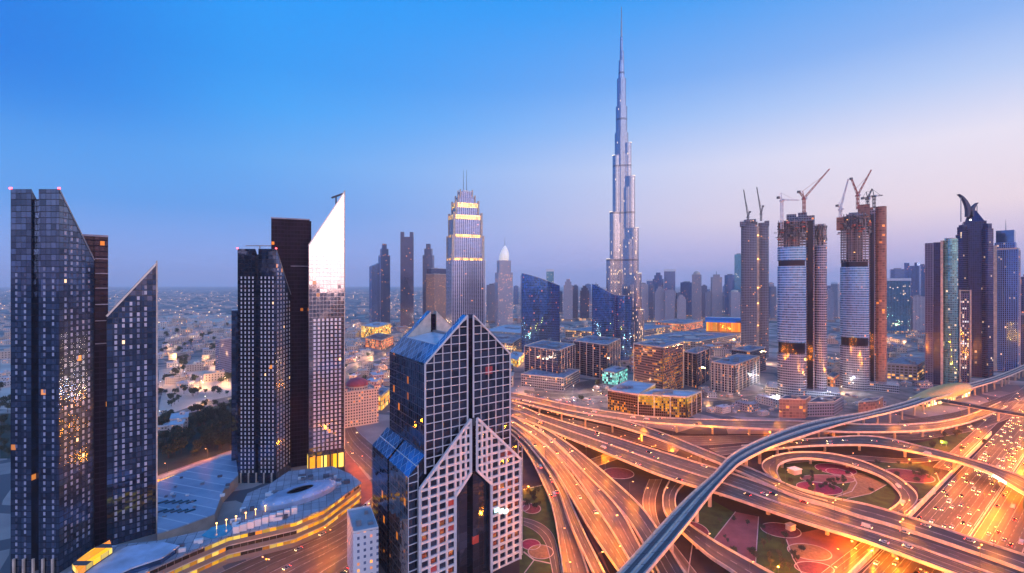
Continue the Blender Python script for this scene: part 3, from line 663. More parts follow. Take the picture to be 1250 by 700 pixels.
# ------------------------------------------------------------------ the two towers at the left
def left_tower(label, spec):
    A = (at(spec['a'], spec['Y']), spec['Y']); B = (at(spec['b'], spec['Y']), spec['Y'])
    Cc = (B[0], B[0] * F / (spec['c'] - PX)); zF = zt(spec['tf'], spec['Y']); zC = zt(spec['tc'], Cc[1])
    root = thing('wedge_tower', label, 'skyscraper', (*B, 0))
    wedge_block(root, A, B, Cc, zF, zC, (FA['wedge'], FA['wedge_side']), spec['notch'])
    k0, k1 = spec['notch']
    sp = wall_specs(A, B, spec['fcols'], 8, zF - spec['fskip'], 1.15, 2.0, 3.6) + wall_specs(B, Cc, spec['scols'], 8, lambda k: zF + (zC-zF)*k - 5, 1.3, 2.1, 3.6)
    fp = facing(*spec['core'][:2], spec['core'][2], spec['core'][4]); zc = zt(spec['core'][3], spec['core'][2])
    b = MB(); n = [fp[0], lerp2(fp[0], fp[1], .32), lerp2(lerp2(fp[0], fp[1], .32), lerp2(fp[3], fp[2], .32), .1), lerp2(lerp2(fp[0], fp[1], .48), lerp2(fp[3], fp[2], .48), .1), lerp2(fp[0], fp[1], .48), fp[1], fp[2], fp[3]]
    b.prism(n, 0, zc); part('core', b, FA['core'], root)
    b = MB(); b.prism(scaled(fp, 1.01), zc + .01, zc + 1.2); part('core_cap', b, M['core_line'], root)
    for y in spec['ledges']:
        z = zt(y, spec['core'][2]); b = MB(); p, q = lerp2(fp[0], fp[1], .5), fp[1]; b.beam((*p, z), (*q, z), 1.0, .6); part('ledge', b, M['core_line'], root)
    wf = facing(*spec['wedge'][:2], spec['wedge'][2], 12, spec['wedge'][5]); Yl, Yr = wf[0][1], wf[1][1]
    zl, zr = zt(spec['wedge'][3], Yl), zt(spec['wedge'][4], Yr); zb = spec.get('wz', 0)
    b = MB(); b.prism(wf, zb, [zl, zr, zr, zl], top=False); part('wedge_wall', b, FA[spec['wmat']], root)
    b = MB(); b.face([(*wf[0], zl), (*wf[1], zr), (*wf[2], zr), (*wf[3], zl)]); part('wedge_roof', b, M['roof_dark'], root)
    b = MB(); b.beam((*wf[0], zl+.3), (*wf[1], zr+.3), 1.0, 1.1); part('coping', b, M['metal'], root)
    b = MB(); e = lerp2(wf[1], wf[2], .12); dx = (wf[1][0]-wf[0][0], wf[1][1]-wf[0][1]); L_ = math.hypot(*dx); dx = (dx[0]/L_, dx[1]/L_)
    b.prism([(wf[1][0]+dx[0]*.05, wf[1][1]+dx[1]*.05), (wf[1][0]+dx[0]*.9, wf[1][1]+dx[1]*.9), (e[0]+dx[0]*.9, e[1]+dx[1]*.9), (e[0]+dx[0]*.05, e[1]+dx[1]*.05)], zb, zr + 2.5); part('fin', b, M['pale_concrete'], root)
    sp += wall_specs(wf[0], wf[1], spec['wcols'], zb + 4, lambda k: min(zl + (zr-zl)*k - 4, spec['wtop']), spec['ww'], 2.4, 3.6)
    windows(root, sp, M[spec['pane']], M['pane_lit'])
    if zb:
        lb = MB(); lb.prism(wf, 0, zb - .02, top=False); part('lobby', lb, FA['lobby'], root)
        for k in range(6):
            c = lerp2(wf[0], wf[1], k/5); b = MB(); n_ = (dx[1], -dx[0]); b.box(c[0]+n_[0]*1.2, c[1]+n_[1]*1.2, 0, 1, 1, zb + 3); part('column', b, M['steel'], root)
    for px, Y in ((A, 0), (B, 0)):
        b = MB(); b.box(px[0], px[1], zF, .9, .9, .9); part('beacon', b, M['glow_red'], root)
    for k in range(5):
        c = lerp2(A, B, (k+.5)/5); b = MB(); b.box(c[0], c[1] - 1.0, 0, 1, 1, 9); part('column', b, M['pale_concrete'], root)
    return root, A, B, Cc, zF, fp, zc, wf
T1 = left_tower('tall dark blue tower with slanted glass tops at the far left edge', dict(a=13, b=72, c=115, Y=289, tf=231, tc=318, notch=(.43, .58), fcols=(.12, .3, .70, .88), fskip=44,
    scols=(.17, .34, .5, .67, .84), core=(100, 132, 318, 289, 22), ledges=(316, 334, 352, 372, 392, 420), wedge=(130, 190.5, 326, 387, 323, 5), wmat='wedge', wcols=(.18, .33, .48, .63, .78), wtop=180, ww=1.4, pane='pane'))
T2 = left_tower('dark tower with one bright peach reflecting slanted wing', dict(a=290, b=337, c=355, Y=420, tf=304, tc=360, notch=(.46, .54), fcols=(.1, .2, .3, .4, .62, .72, .82, .92), fskip=22,
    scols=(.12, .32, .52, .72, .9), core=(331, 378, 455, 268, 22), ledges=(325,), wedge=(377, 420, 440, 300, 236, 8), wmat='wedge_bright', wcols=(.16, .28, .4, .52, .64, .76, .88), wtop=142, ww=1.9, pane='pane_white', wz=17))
r2, A2, B2, C2, zF2, fp2, zc2, wf2 = T2
b = MB(); an = facing(282.5, 292, 448, 18); b.prism(an, 0, zt(379, 448)); part('annex', b, FA['wedge'], r2)
b = MB(); an = facing(372, 380, 462, 16); b.prism(an, 0, zt(270, 462)); part('core_shaft', b, FA['core'], r2)
gm_ = thing('roof_gantry', 'thin T shaped cleaning gantry on the flat roof of the tower with the peach wing', 'gantry', ((A2[0]+B2[0])/2, A2[1]+5, zF2 - 6))
c = (A2[0]+B2[0])/2
b = MB(); b.tube((c, A2[1]+5, zF2-7), (c, A2[1]+5, zF2+3), .5); part('mast', b, M['metal'], gm_)
b = MB(); b.beam((c-12, A2[1]+5, zF2+3), (c+10, A2[1]+5, zF2+3), .8); part('beam', b, M['metal'], gm_)
p = lerp2(wf2[0], wf2[1], .72); q = lerp2(wf2[0], wf2[1], .9); zp = zt(253, p[1])
gm_ = thing('roof_crane', 'small black roof crane near the tip of the peach reflecting wing', 'crane', (p[0], p[1]+4, zp - 8))
b = MB(); b.tube((p[0], p[1]+4, zp-8), (p[0], p[1]+4, zp+11), .7); part('mast', b, M['steel'], gm_)
b = MB(); b.beam((p[0]-4, p[1]+4, zp+9), (p[0]+7, p[1]+4, zp+13), 1.4); part('jib', b, M['steel'], gm_)

# ------------------------------------------------------------------ podium of the two towers
def pixpoly(pix, z): return ccw([tuple(gp(a[0], a[1], z))[:2] for a in pix])
pod = pixpoly([(150,712),(225.6,678.6),(279,656),(360,638),(395,623.4),(440,591),(428,581),(405,571),(352,577),(330,592),(302,604),(284,642),(240,651),(196,661),(130,668),(70,712)], 16)
root = thing('podium', 'long low podium with yellow lit glass floors in front of the two left towers', 'podium building', (*cen(pod), 0))
b = MB(); b.prism(pod, 0, 15.9, top=False); part('glazed_wall', b, FA['podium'], root)
b = MB(); b.prism(scaled(pod, 1.012), 15.92, 16.8, bottom=True); part('roof', b, seams('podium roof', (.40, .38, .42), 5.0), root)
for z in (5.2, 10.6):
    b = MB(); pr = scaled(pod, 1.008); b.prism(pr, z, z+.5, top=True, bottom=True); part('floor_edge', b, M['pale_concrete'], root)
e0, e1 = gp(318, 617, 20), gp(410, 587, 20); ax = (e1-e0); la = ax.length/2; an = math.atan2(ax.y, ax.x); ec = (e0+e1)/2
dm = MB(); rings = [(1, 0), (.99, 3.0), (.85, 4.6), (.6, 5.6), (.35, 5.4)]
for (k0, h0), (k1, h1) in zip(rings, rings[1:]):
    E0, E1 = ellipse(ec.x, ec.y, la*k0, 12.5*k0, 36, an), ellipse(ec.x, ec.y, la*k1, 12.5*k1, 36, an)
    for i in range(36): j = (i+1) % 36; dm.face([(*E0[i], 16.9+h0), (*E0[j], 16.9+h0), (*E1[j], 16.9+h1), (*E1[i], 16.9+h1)])
o = part('oval_roof', dm, plain('pale blue oval roof', (.40, .50, .66), .45, .2, scale=.1), root)
b = MB(); b.prism(ellipse(ec.x, ec.y, la*.35, 12.5*.35, 30, an), 17, 21.4); part('oval_skylight', b, M['glass_dark'], root)
for i in range(22):
    p_ = ellipse(ec.x, ec.y, la*.93, 12.5*.93, 22, an)[i]; b = MB(); b.box(p_[0], p_[1], 19.5, 1.1, .6, 1.6, an); part('roof_light', b, M['white'], root)
for i in range(9):                                             # pale arcade on the street side of the roof
    k = i/8; p_ = gp(284 + 72*k, 652 - 24*k, 18); b = MB(); b.box(p_.x, p_.y + 4, 16.8, 3.6, 3.0, 4.2, R(22)); part('arcade_bay', b, M['white'], root)
cv = pixpoly([(98,703),(128,683),(156,669),(196,664),(216,668),(196,682),(160,694),(130,708)], 20)
b = MB(); b.prism(cv, 16.85, 19.8, top=False); part('blue_glazing', b, M['glass_blue'], root)
b = MB(); b.prism(scaled(cv, 1.06), 19.82, 20.6, bottom=True); part('curved_canopy', b, plain('canopy', (.42, .48, .60), .5, scale=.1), root)
pool = pixpoly([(246,654),(258,644),(276,640),(286,643),(276,653),(258,658)], 17)
b = MB(); b.prism(pool, 16.82, 17.1); part('roof_pool', b, plain('pool water', (.06, .30, .42), .1, 0), root)
ent = pixpoly([(88,700),(112,682),(134,670),(137,680),(112,697),(96,710)], 19)
b = MB(); b.prism(ent, 16.9, 24); part('lit_entrance', b, FA['lobby'], root)
for i in range(26):
    k = i/25; j = k*4; q_ = [(225.6,678.6),(279,656),(360,638),(395,623.4),(438,592)]; s = min(3, int(j)); px = q_[s][0] + (q_[s+1][0]-q_[s][0])*(j-s); py = q_[s][1] + (q_[s+1][1]-q_[s][1])*(j-s)
    p_ = gp(px, py, 16.9); b = MB(); b.box(p_.x, p_.y, 16.85, .35, .35, 1.3); part('railing_post', b, M['metal'], root)
for i in range(44):
    px, py = rnd.choice([(300, 625), (330, 604), (372, 584), (405, 584), (250, 662), (215, 672), (290, 640), (345, 632), (420, 590)]); p_ = gp(px + rnd.uniform(-9, 9), py + rnd.uniform(-3, 3), 17)
    b = MB(); b.box(p_.x, p_.y, 16.85, rnd.uniform(2, 6), rnd.uniform(1.5, 4), rnd.uniform(1, 2.6), R(22)); part('roof_unit', b, M[rnd.choice(['metal', 'white', 'roof_dark'])], root)
for i in range(10):
    p_ = gp(262 + 12*i, 648 - 4.4*i, 17); b = MB(); b.tube((p_.x, p_.y+2, 16.8), (p_.x, p_.y+2, 20.5), .1, .08, 6); b.box(p_.x, p_.y+2, 20.4, .8, .8, .5); part('roof_lantern', b, M['glow_warm'], root)
# low car park roof behind
flat = pixpoly([(192,589),(240,570),(287,553),(291,580),(272,600),(262,628),(216,645),(192,652)], 9)
root = thing('car_park', 'flat blue grey car park roof with rows of dark slots between the two towers', 'car park', (*cen(flat), 0))
b = MB(); b.prism(flat, 0, 8.6, top=False); part('wall', b, M['concrete'], root)
def roofmat():
    m, q, bs = mat_base('striped blue roof'); p_ = q.new('ShaderNodeTexCoord').outputs['Object']; x_, y_, _ = q.sep(p_)
    s = q.math('FRACT', q.math('MULTIPLY', q.math('ADD', q.math('MULTIPLY', x_, .35), y_), .085)); n = q.noise(p_, .05, 4)
    q.put(bs.inputs['Base Color'], q.mix(q.math('LESS_THAN', s, .10), q.ramp(n, [(.3, (.20, .25, .36, 1)), (.7, (.36, .41, .52, 1))]), (.55, .57, .62, 1))); bs.inputs['Roughness'].default_value = .5; return m
b = MB(); b.prism(flat, 8.62, 9.3, bottom=True); part('roof', b, roofmat(), root)
for r_ in range(2):
    for i in range(5):
        p_ = gp(199 + 8.6*i + r_*-1.5, 613 + 11*r_ , 9.4); b = MB(); b.box(p_.x, p_.y, 9.31, 2.2, 6.5, .5, R(-38)); part('skylight', b, M['glass_dark'], root)
for i in range(18):
    p_ = gp(rnd.uniform(200, 282), rnd.uniform(578, 634), 9.3); q_ = pixpoly([(200,588),(280,560),(284,578),(262,600),(255,624),(216,638),(200,640)], 9.3)
    if p_.x < min(a[0] for a in q_) or p_.x > max(a[0] for a in q_): continue
    b = MB(); b.box(p_.x, p_.y, 9.32, rnd.uniform(1.5, 3.5), rnd.uniform(1.5, 3), rnd.uniform(.8, 2), R(20)); part('roof_unit', b, M[rnd.choice(['metal', 'white', 'roof_dark'])], root)
arc = [gp(192, 584, 6), gp(290, 550, 6)]
root = thing('arcade', 'long yellow lit arcade strip along the back edge of the car park roof', 'arcade', ((arc[0]+arc[1])/2).to_2d().to_3d())
b = MB(); a_ = math.atan2((arc[1]-arc[0]).y, (arc[1]-arc[0]).x); c = (arc[0]+arc[1])/2; Ln = (arc[1]-arc[0]).length
b.box(c.x, c.y, 0, Ln, 7, 5, a_); part('wall', b, facade('arcade glow', (.25, .2, .16), (.3, .2, .1), 4, 5, .12, .1, 1, GOLD, 2.4, clump=False), root)
b = MB(); b.box(c.x, c.y+1, 5.02, Ln+1, 8, .7, a_); part('roof', b, M['pale_concrete'], root)
wb = facing(431, 462, 276, 30, 8); zt_w = zt(649, 276)
root = thing('white_building', 'small white flat roofed building at the bottom edge beside the grid tower', 'building', (*cen(wb), 0))
b = MB(); b.prism(wb, 0, zt_w, top=False); part('wall', b, facade('white wall', (.72, .72, .78), (.2, .25, .4), 3.5, 3.6, .62, .55, .1, GOLD, 1.5, gm=.4), root)
b = MB(); b.prism(wb, zt_w - .02, zt_w + .3); part('roof', b, M['roof_pale'], root); cover(root, wb, zt_w + .3, 'white', 1.0); plant(root, wb, zt_w + .3, 4)

# ------------------------------------------------------------------ domed apartment building
fp = facing(420, 462, 590, 34, 18); z1 = zt(478, 590)
root = thing('domed_building', 'cream apartment block with a maroon dome and corner turrets, right of the peach winged tower', 'building', (*cen(fp), 0))
FA['cream'] = facade('cream balconies', (.62, .48, .40), (.12, .10, .14), 3.2, 3.4, .45, .5, .12, WARM, 1.2, gm=.5, fr=.8)
b = MB(); b.prism(fp, 0, z1); part('wall', b, FA['cream'], root); cover(root, fp, z1, 'pale_concrete', 1.4)
cx, cy_ = cen(fp); sz = math.dist(fp[0], fp[1])
b = MB(); b.prism(ellipse(cx, cy_, sz*.30, sz*.30, 12), z1, z1+5); part('drum', b, FA['cream'], root)
M['dome_red'] = plain('maroon dome', (.36, .06, .07), .5)
b = MB(); prev = None
for k in range(6):
    th = R(15*k); rr, hh = sz*.32*math.cos(th), z1+5+sz*.22*math.sin(th); e = ellipse(cx, cy_, max(.3, rr), max(.3, rr), 16)
    if prev:
        for i in range(16): j = (i+1) % 16; b.face([(*prev[0][i], prev[1]), (*prev[0][j], prev[1]), (*e[j], hh), (*e[i], hh)])
    prev = (e, hh)
b.face([(*q_, prev[1]) for q_ in prev[0]]); part('dome', b, M['dome_red'], root)
for q_ in fp:
    k = lerp2((cx, cy_), q_, .9); b = MB(); b.prism(rect(*k, 5, 5, R(20)), z1 + .01, z1+5); tr = part('turret', b, FA['cream'], root)
    b = MB(); b.prism(rect(*k, 6, 6, R(20)), z1+5.01, z1+5.6); part('turret_roof', b, M['dome_red'], tr)

# ------------------------------------------------------------------ tower with gabled grid front (centre foreground)
zE, zRg = 127.0, 152.0
Yl = (H - zE)*F/97.4; O = Vector((at(518.5, Yl), Yl)); Yr = (H - zE)*F/85.2; Rr_ = Vector((at(622, Yr), Yr)); Yb = (H - zE)*F/82.4; Bk = Vector((at(475.6, Yb), Yb))
E1 = Rr_ - O; E2 = Bk - O; W1, W2 = E1.length, E2.length
def P2(s, t_): return tuple(O + E1*s + E2*t_)
root = thing('grid_tower', 'tall gabled tower with white grid facade and dark arch in the centre foreground', 'skyscraper', (*P2(.5, .5), 0))
FA['dusit_glass'] = facade('purple dark glass', (.05, .055, .075), (.10, .11, .155), 5.4, 4.65, .03, .03, .03, [(0, '#b0301c'), (.5, '#ff7a2a'), (1, '#ffb060')], .5, wob=.05, fr=.2, fmetal=.5)
FA['dusit_side'] = facade('side glass', (.10, .10, .14), (.09, .10, .17), 3.0, 4.65, .10, .10, .015, GOLD, .7, wob=.05, fr=.3, fmetal=.4)
M['dusit_roof'] = facade('blue glass roof', (.34, .46, .62), (.09, .27, .48), 3.4, 6, .06, .05, 0, WARM, 0, wob=.02, gm=.7, gr=.12)
M['lattice'] = plain('pale lattice', (.68, .62, .62), .6, var=.08)
g0, g1 = .465, .535
# upper body
b = MB(); b.prism([P2(0, 0), P2(g0, 0), P2(g0, .07), P2(g1, .07), P2(g1, 0), P2(1, 0)], 60, zE, top=False, close=False); part('upper_front', b, FA['dusit_glass'], root)
b = MB(); b.prism([P2(1, 0), P2(1, 1), P2(0, 1), P2(0, 0)], 60, zE, top=False, close=False); part('upper_side', b, FA['dusit_side'], root)
def gable(t0, t1, s0, s1, z0, z1_, nm, mat):
    b = MB(); f = [(*P2(s0, t0), zE), (*P2(s1, t0), zE), (*P2(s1, t0), z1_), (*P2(s0, t0), z0)]; k = [(*P2(s0, t1), zE), (*P2(s1, t1), zE), (*P2(s1, t1), z1_), (*P2(s0, t1), z0)]
    b.face(f); b.face(k[::-1]); b.face([f[3], f[2], k[2], k[3]])
    if z0 > zE: b.face([k[0], f[0], f[3], k[3]])
    if z1_ > zE: b.face([f[1], k[1], k[2], f[2]])
    return part(nm, b, mat, root)
for t0, t1 in ((.0, .10), (.90, 1.0)):
    for s0, s1, za, zb in ((0, g0, zE, zRg), (g1, 1, zRg, zE)): gable(t0, t1, s0, s1, za, zb, 'gable', FA['dusit_glass'] if t0 == 0 else M['pale_concrete'])
for s0, s1 in ((0, g0), (1, g1)):                                  # blue glass strips capping the gables and eaves
    for t0, t1 in ((-.005, .105), (.895, 1.005)):
        b = MB(); q4 = [(*P2(s0, t0), zE+.15), (*P2(s1, t0), zRg+.15), (*P2(s1, t1), zRg+.15), (*P2(s0, t1), zE+.15)]; b.face(q4 if s0 == 0 else q4[::-1])
        part('gable_roof', b, M['dusit_roof'], root)
    k = .36; sm = s0 + (s1-s0)*k; zm = zE + (zRg-zE)*k
    b = MB(); q4 = [(*P2(s0, .105), zE+.1), (*P2(sm, .105), zm+.1), (*P2(sm, .895), zm+.1), (*P2(s0, .895), zE+.1)]; b.face(q4 if s0 == 0 else q4[::-1]); part('eave_roof', b, M['dusit_roof'], root)
    b = MB(); q4 = [(*P2(sm, .105), zm-.4), (*P2(.5, .105), zm+2.5), (*P2(.5, .895), zm+2.5), (*P2(sm, .895), zm-.4)]; b.face(q4 if s0 == 0 else q4[::-1]); part('inner_roof', b, plain('pale glazed roof', (.62, .68, .76), .3, .2, scale=.08), root)
    b = MB(); b.beam((*P2(sm, .105), zm+.1), (*P2(sm, .895), zm+.1), .5); part('roof_rib', b, M['white'], root)
for t0 in (.05, .95):
    b = MB(); b.prism([P2(.478, t0-.05), P2(.522, t0-.05), P2(.522, t0+.05), P2(.478, t0+.05)], zE, zRg-2); part('ridge_mast', b, FA['core'], root)
b = MB(); b.beam((*P2(.5, .06), zm+3), (*P2(.5, .94), zm+3), 2.5, 1.2); part('ridge_beam', b, M['metal'], root)
# lower body with sloping blue shoulders
kL, kR, zS, zJ = -.17, 1.17, 68.3, 77.7
b = MB(); b.prism([P2(kL, 0), P2(g0, 0), P2(g0, .07), P2(g1, .07), P2(g1, 0), P2(kR, 0)], 0, [zS]*6, top=False, close=False)
b.face([(*P2(kL, 0), zS), (*P2(0, 0), zS), (*P2(0, 0), zJ)]); b.face([(*P2(1, 0), zS), (*P2(kR, 0), zS), (*P2(1, 0), zJ)])
b.prism([P2(0, 0), P2(g0, 0), P2(g0, .07), P2(g1, .07), P2(g1, 0), P2(1, 0)], zS, [zJ]*6, top=False, close=False); part('lower_front', b, FA['dusit_glass'], root)
FA['dusit_low'] = facade('lower side glass', (.14, .11, .12), (.17, .13, .12), 3.0, 4.65, .12, .12, .03, GOLD, .6, wob=.07, fr=.3, fmetal=.4)
tk = 1.08
b = MB(); b.prism([P2(kR, 0), P2(kR, tk)], 0, zS, top=False, close=False); b.prism([P2(kR, tk), P2(kL, tk)], 0, zS, top=False, close=False); part('lower_rear', b, FA['dusit_low'], root)
for t0, t1, mt in ((0, .53, 'dusit_low'), (.57, tk, 'dusit_side')):
    b = MB(); b.prism([P2(kL, t1), P2(kL, t0)], 0, zS, top=False, close=False); part('lower_side', b, FA[mt], root)
    for ka, kb_ in ((kL, 0), (kR, 1)):
        b = MB(); q4 = [(*P2(ka, t0), zS), (*P2(kb_, t0), zJ), (*P2(kb_, t1), zJ), (*P2(ka, t1), zS)]; b.face(q4 if ka < 0 else q4[::-1]); part('shoulder_roof', b, M['dusit_roof'], root)
        km = (ka+kb_)/2
        b = MB(); b.beam((*P2(km, t0), (zS+zJ)/2+.1), (*P2(km, t1), (zS+zJ)/2+.1), .4); part('roof_rib', b, M['white'], root)
b = MB(); b.prism([P2(kL+.02, .57), P2(kL+.02, .53)], 0, zS, top=False, close=False); part('side_groove', b, FA['core'], root)
b = MB(); b.face([(*P2(kL, tk), zS), (*P2(0, 1), zJ), (*P2(1, 1), zJ), (*P2(kR, tk), zS)][::-1]); part('rear_shoulder', b, M['dusit_roof'], root)
def lattice(nm, s0, s1, cols, zs, top, bot, wb, wz, toff, mat, thick=.5):
    """connected grid of bars on the front plane; bars run along cols (fractions) and zs (heights), clipped between bot(s) and top(s)"""
    us = []; 
    for c_ in cols: us += [(max(s0, c_ - wb/2), min(s1, c_ + wb/2), True)]
    strips = []; us.sort(); prev = s0
    for a_, c_, _ in us:
        if a_ > prev + 1e-6: strips.append((prev, a_, False))
        strips.append((a_, c_, True)); prev = c_
    if prev < s1 - 1e-6: strips.append((prev, s1, False))
    rows = []; prev = min(zs) - wz/2
    for zc_ in sorted(zs):
        if zc_ - wz/2 > prev + 1e-6: rows.append((prev, zc_ - wz/2, False))
        rows.append((zc_ - wz/2, zc_ + wz/2, True)); prev = zc_ + wz/2
    b = MB()
    for a_, c_, vb in strips:
        ta, tc = top(a_ + 1e-5), top(c_ - 1e-5); ba, bc = bot(a_ + 1e-5), bot(c_ - 1e-5)
        for z0, z1_, hb in rows:
            if not (vb or hb): continue
            q4 = [(a_, max(ba, min(ta, z0))), (c_, max(bc, min(tc, z0))), (c_, max(bc, min(tc, z1_))), (a_, max(ba, min(ta, z1_)))]
            if abs(q4[0][1]-q4[3][1]) < .02 and abs(q4[1][1]-q4[2][1]) < .02: continue
            b.face([(*P2(s_, toff), z_) for s_, z_ in q4])
    o = part(nm, b, mat, root); md = o.modifiers.new('thickness', 'SOLIDIFY'); md.thickness = thick; md.offset = 0; return o
def edge(nm, pts, toff, wd, mat='lattice', dp=.9):
    b = MB()
    for (s_, z_), (s2, z2) in zip(pts, pts[1:]): b.beam((*P2(s_, toff), z_), (*P2(s2, toff), z2), dp, wd)
    return part(nm, b, M[mat], root)
row = 4.65
up = lambda s_: zE + (zRg-zE)*(s_/g0 if s_ <= .5 else (1-s_)/g0)
zz = [zE + row*i for i in range(-13, 6)]
for s0, s1 in ((0, g0), (g1, 1)):
    lattice('grid_frame', s0, s1, [s0 + (s1-s0)*i/5 for i in range(6)], zz, up, lambda s_: 70, .007, .36, -.008, M['lattice'])
edge('gable_rim', [(0, 68), (0, zE), (g0, zRg), (g0, 88)], -.012, .8); edge('gable_rim', [(1, 68), (1, zE), (g1, zRg), (g1, 88)], -.012, .8)
sh = lambda s_: (zS + (zJ-zS)*(s_-kL)/(-kL)) if s_ < 0 else (zS + (zJ-zS)*(kR-s_)/(kR-1))
lattice('shoulder_frame', kL, -.07, [kL, -.072], [row*i for i in range(0, 17)], sh, lambda s_: 0, .007, .36, -.008, M['lattice'])
lattice('shoulder_frame', 1.11, kR, [kR, 1.112], [row*i for i in range(0, 17)], sh, lambda s_: 0, .007, .36, -.008, M['lattice'])
# proud lower gable with the arch
to = -.05; zA, zSh = 92.0, 61.7; kl, kr = -.07, 1.11; al, ar, zs_, za = .303, .732, 52.0, 62.5; mid = .517
low = lambda s_: zSh + (zA - zSh) * ((s_-kl)/(g0-kl) if s_ <= mid else (kr-s_)/(kr-g1-.03))
arch = lambda s_: 0 if (s_ < al or s_ > ar) else (zs_ + (za-zs_)*((s_-al)/(.48-al) if s_ < mid else (ar-s_)/(ar-.554)))
for s0, s1 in ((kl, .48), (.554, kr)):
    b = MB(); sg = [kl, al, .48] if s0 == kl else [.554, ar, kr]
    for a_, c_ in zip(sg, sg[1:]):
        b.face([(*P2(a_, to+.01), arch(a_+1e-4)), (*P2(c_, to+.01), arch(c_-1e-4)), (*P2(c_, to+.01), low(c_)), (*P2(a_, to+.01), low(a_))])
    part('lower_panel', b, FA['dusit_glass'], root)
lc = [kl + (al-kl)*i/4 for i in range(5)] + [al + (.48-al)*i/3 for i in range(1, 4)]
rc_ = [.554 + (ar-.554)*i/3 for i in range(4)] + [ar + (kr-ar)*i/4 for i in range(1, 5)]
lz = [row*i for i in range(0, 21)]
lattice('grid_frame', kl, .48, lc, lz, low, arch, .0235, 1.3, to, M['lattice'], .9)
lattice('grid_frame', .554, kr, rc_, lz, low, arch, .0235, 1.3, to, M['lattice'], .9)
edge('gable_rim', [(kl, 0), (kl, zSh), (.48, low(.48)), (.48, za), (al, zs_), (al, 0)], to-.006, 1.5, dp=1.4)
edge('gable_rim', [(kr, 0), (kr, zSh), (.554, low(.554)), (.554, za), (ar, zs_), (ar, 0)], to-.006, 1.5, dp=1.4)
b = MB(); b.prism([P2(.48, to+.03), P2(.554, to+.03)], za, low(.48), top=False, close=False); part('groove', b, FA['core'], root)
# arch recess: bowed glass and reveals
b = MB(); bow = [P2(al + (ar-al)*i/12, .10 + .10*math.sin(math.pi*i/12)) for i in range(13)]
b.prism(bow, 0, 60, top=False, close=False); part('arch_glass', b, facade('arch glass', (.10, .09, .12), (.06, .05, .085), 2.6, 3.1, .16, .16, .0, WARM, 0, wob=.03, fr=.4), root)
for s_ in (al, ar):
    b = MB(); b.prism([P2(s_, to), P2(s_, .11)] if s_ == al else [P2(s_, .11), P2(s_, to)], 0, zs_, top=False, close=False); part('arch_reveal', b, plain('arch reveal', (.22, .15, .18), .5), root)
b = MB()
for a_, za_, c_, zc_ in ((al, zs_, .517, za), (.517, za, ar, zs_)): b.face([(*P2(a_, to), za_), (*P2(c_, to), zc_), (*P2(c_, .2), zc_), (*P2(a_, .2), za_)])
part('arch_soffit', b, plain('arch soffit', (.16, .12, .15), .6), root)
sp = []
for i in range(38):
    s_ = rnd.choice([c + .045 for c in ([kl + (al-kl)*i_/4 for i_ in range(4)] + [ar + (kr-ar)*i_/4 for i_ in range(4)])]); z_ = row*(rnd.randrange(1, 11) + .5)
    p_ = P2(s_, to + .004); sp.append(((p_[0], p_[1], z_), math.atan2(E1.y, E1.x), 2.6, 2.6, False))
windows(root, sp, facade('warm room', (.4, .12, .06), (.3, .1, .06), 2, 2, .1, .1, 1, [(0, '#7a2a18'), (.6, '#c8502a'), (1, '#ffb060')], .35, clump=False))
for i, s_ in enumerate((.79, .85, .91)):
    p_ = P2(s_, to - .012); b = MB(); b.box(p_[0], p_[1], 34.5 - i*1.4, 3.2, .4, 2.4, math.atan2(E1.y, E1.x)); part('aqua_panel', b, lamp_mat('aqua panel', '#a8f4ea', 1.4), root)  # three glowing aqua boxes, stepping down across the lower front
# ------------------------------------------------------------------ the tallest spire
def burj_mat():
    m, q, b = mat_base('silver fins'); u, v, _ = q.sep(q.new('ShaderNodeUVMap').outputs[0])
    fin = q.math('FRACT', q.math('DIVIDE', u, 2.6)); band = q.math('FRACT', q.math('DIVIDE', v, 112)); fl = q.math('FRACT', q.math('DIVIDE', v, 4))
    isf = q.math('LESS_THAN', fin, .34); mech = q.math('LESS_THAN', band, .045)
    cell = q.comb(q.math('FLOOR', q.math('DIVIDE', u, 2.6)), q.math('FLOOR', q.math('DIVIDE', v, 4)), 1.0); wn = q.white(cell)
    col = q.mix(isf, q.mix(wn[0], (.10, .14, .24, 1), (.24, .31, .46, 1)), (.82, .80, .84, 1))
    col = q.mix(q.math('LESS_THAN', fl, .2), col, (.42, .42, .50, 1)); col = q.mix(mech, col, (.26, .26, .32, 1))
    q.put(b.inputs['Base Color'], col); b.inputs['Metallic'].default_value = .8; b.inputs['Roughness'].default_value = .22
    low = q.math('SUBTRACT', 1.0, q.step(v, 40, 330))
    on = q.math('MULTIPLY', q.math('LESS_THAN', wn[0], q.math('MULTIPLY_ADD', low, .10, .004)), q.math('SUBTRACT', 1, isf))
    b.inputs['Emission Color'].default_value = lin('#ffd9a0'); q.put(b.inputs['Emission Strength'], q.math('MULTIPLY', on, 1.0)); return m
YB = 1178.0; bx, by = at(758.6, YB), YB
root = thing('spire_tower', 'tallest tower in the photo, silver stepped spire far above the skyline', 'skyscraper', (bx, by, 0))
bm_ = burj_mat()
def zz_(y): return zt(y, YB)
def stadium(ang, L, wd, n=8):
    c, s = math.cos(ang), math.sin(ang); r = wd/2; pts = [(0, -r), (L-r, -r)] + [(L-r + r*math.sin(math.pi*i/n), -r*math.cos(math.pi*i/n)) for i in range(1, n)] + [(L-r, r), (0, r)]
    return [(bx + a*c - b_*s, by + a*s + b_*c) for a, b_ in pts]
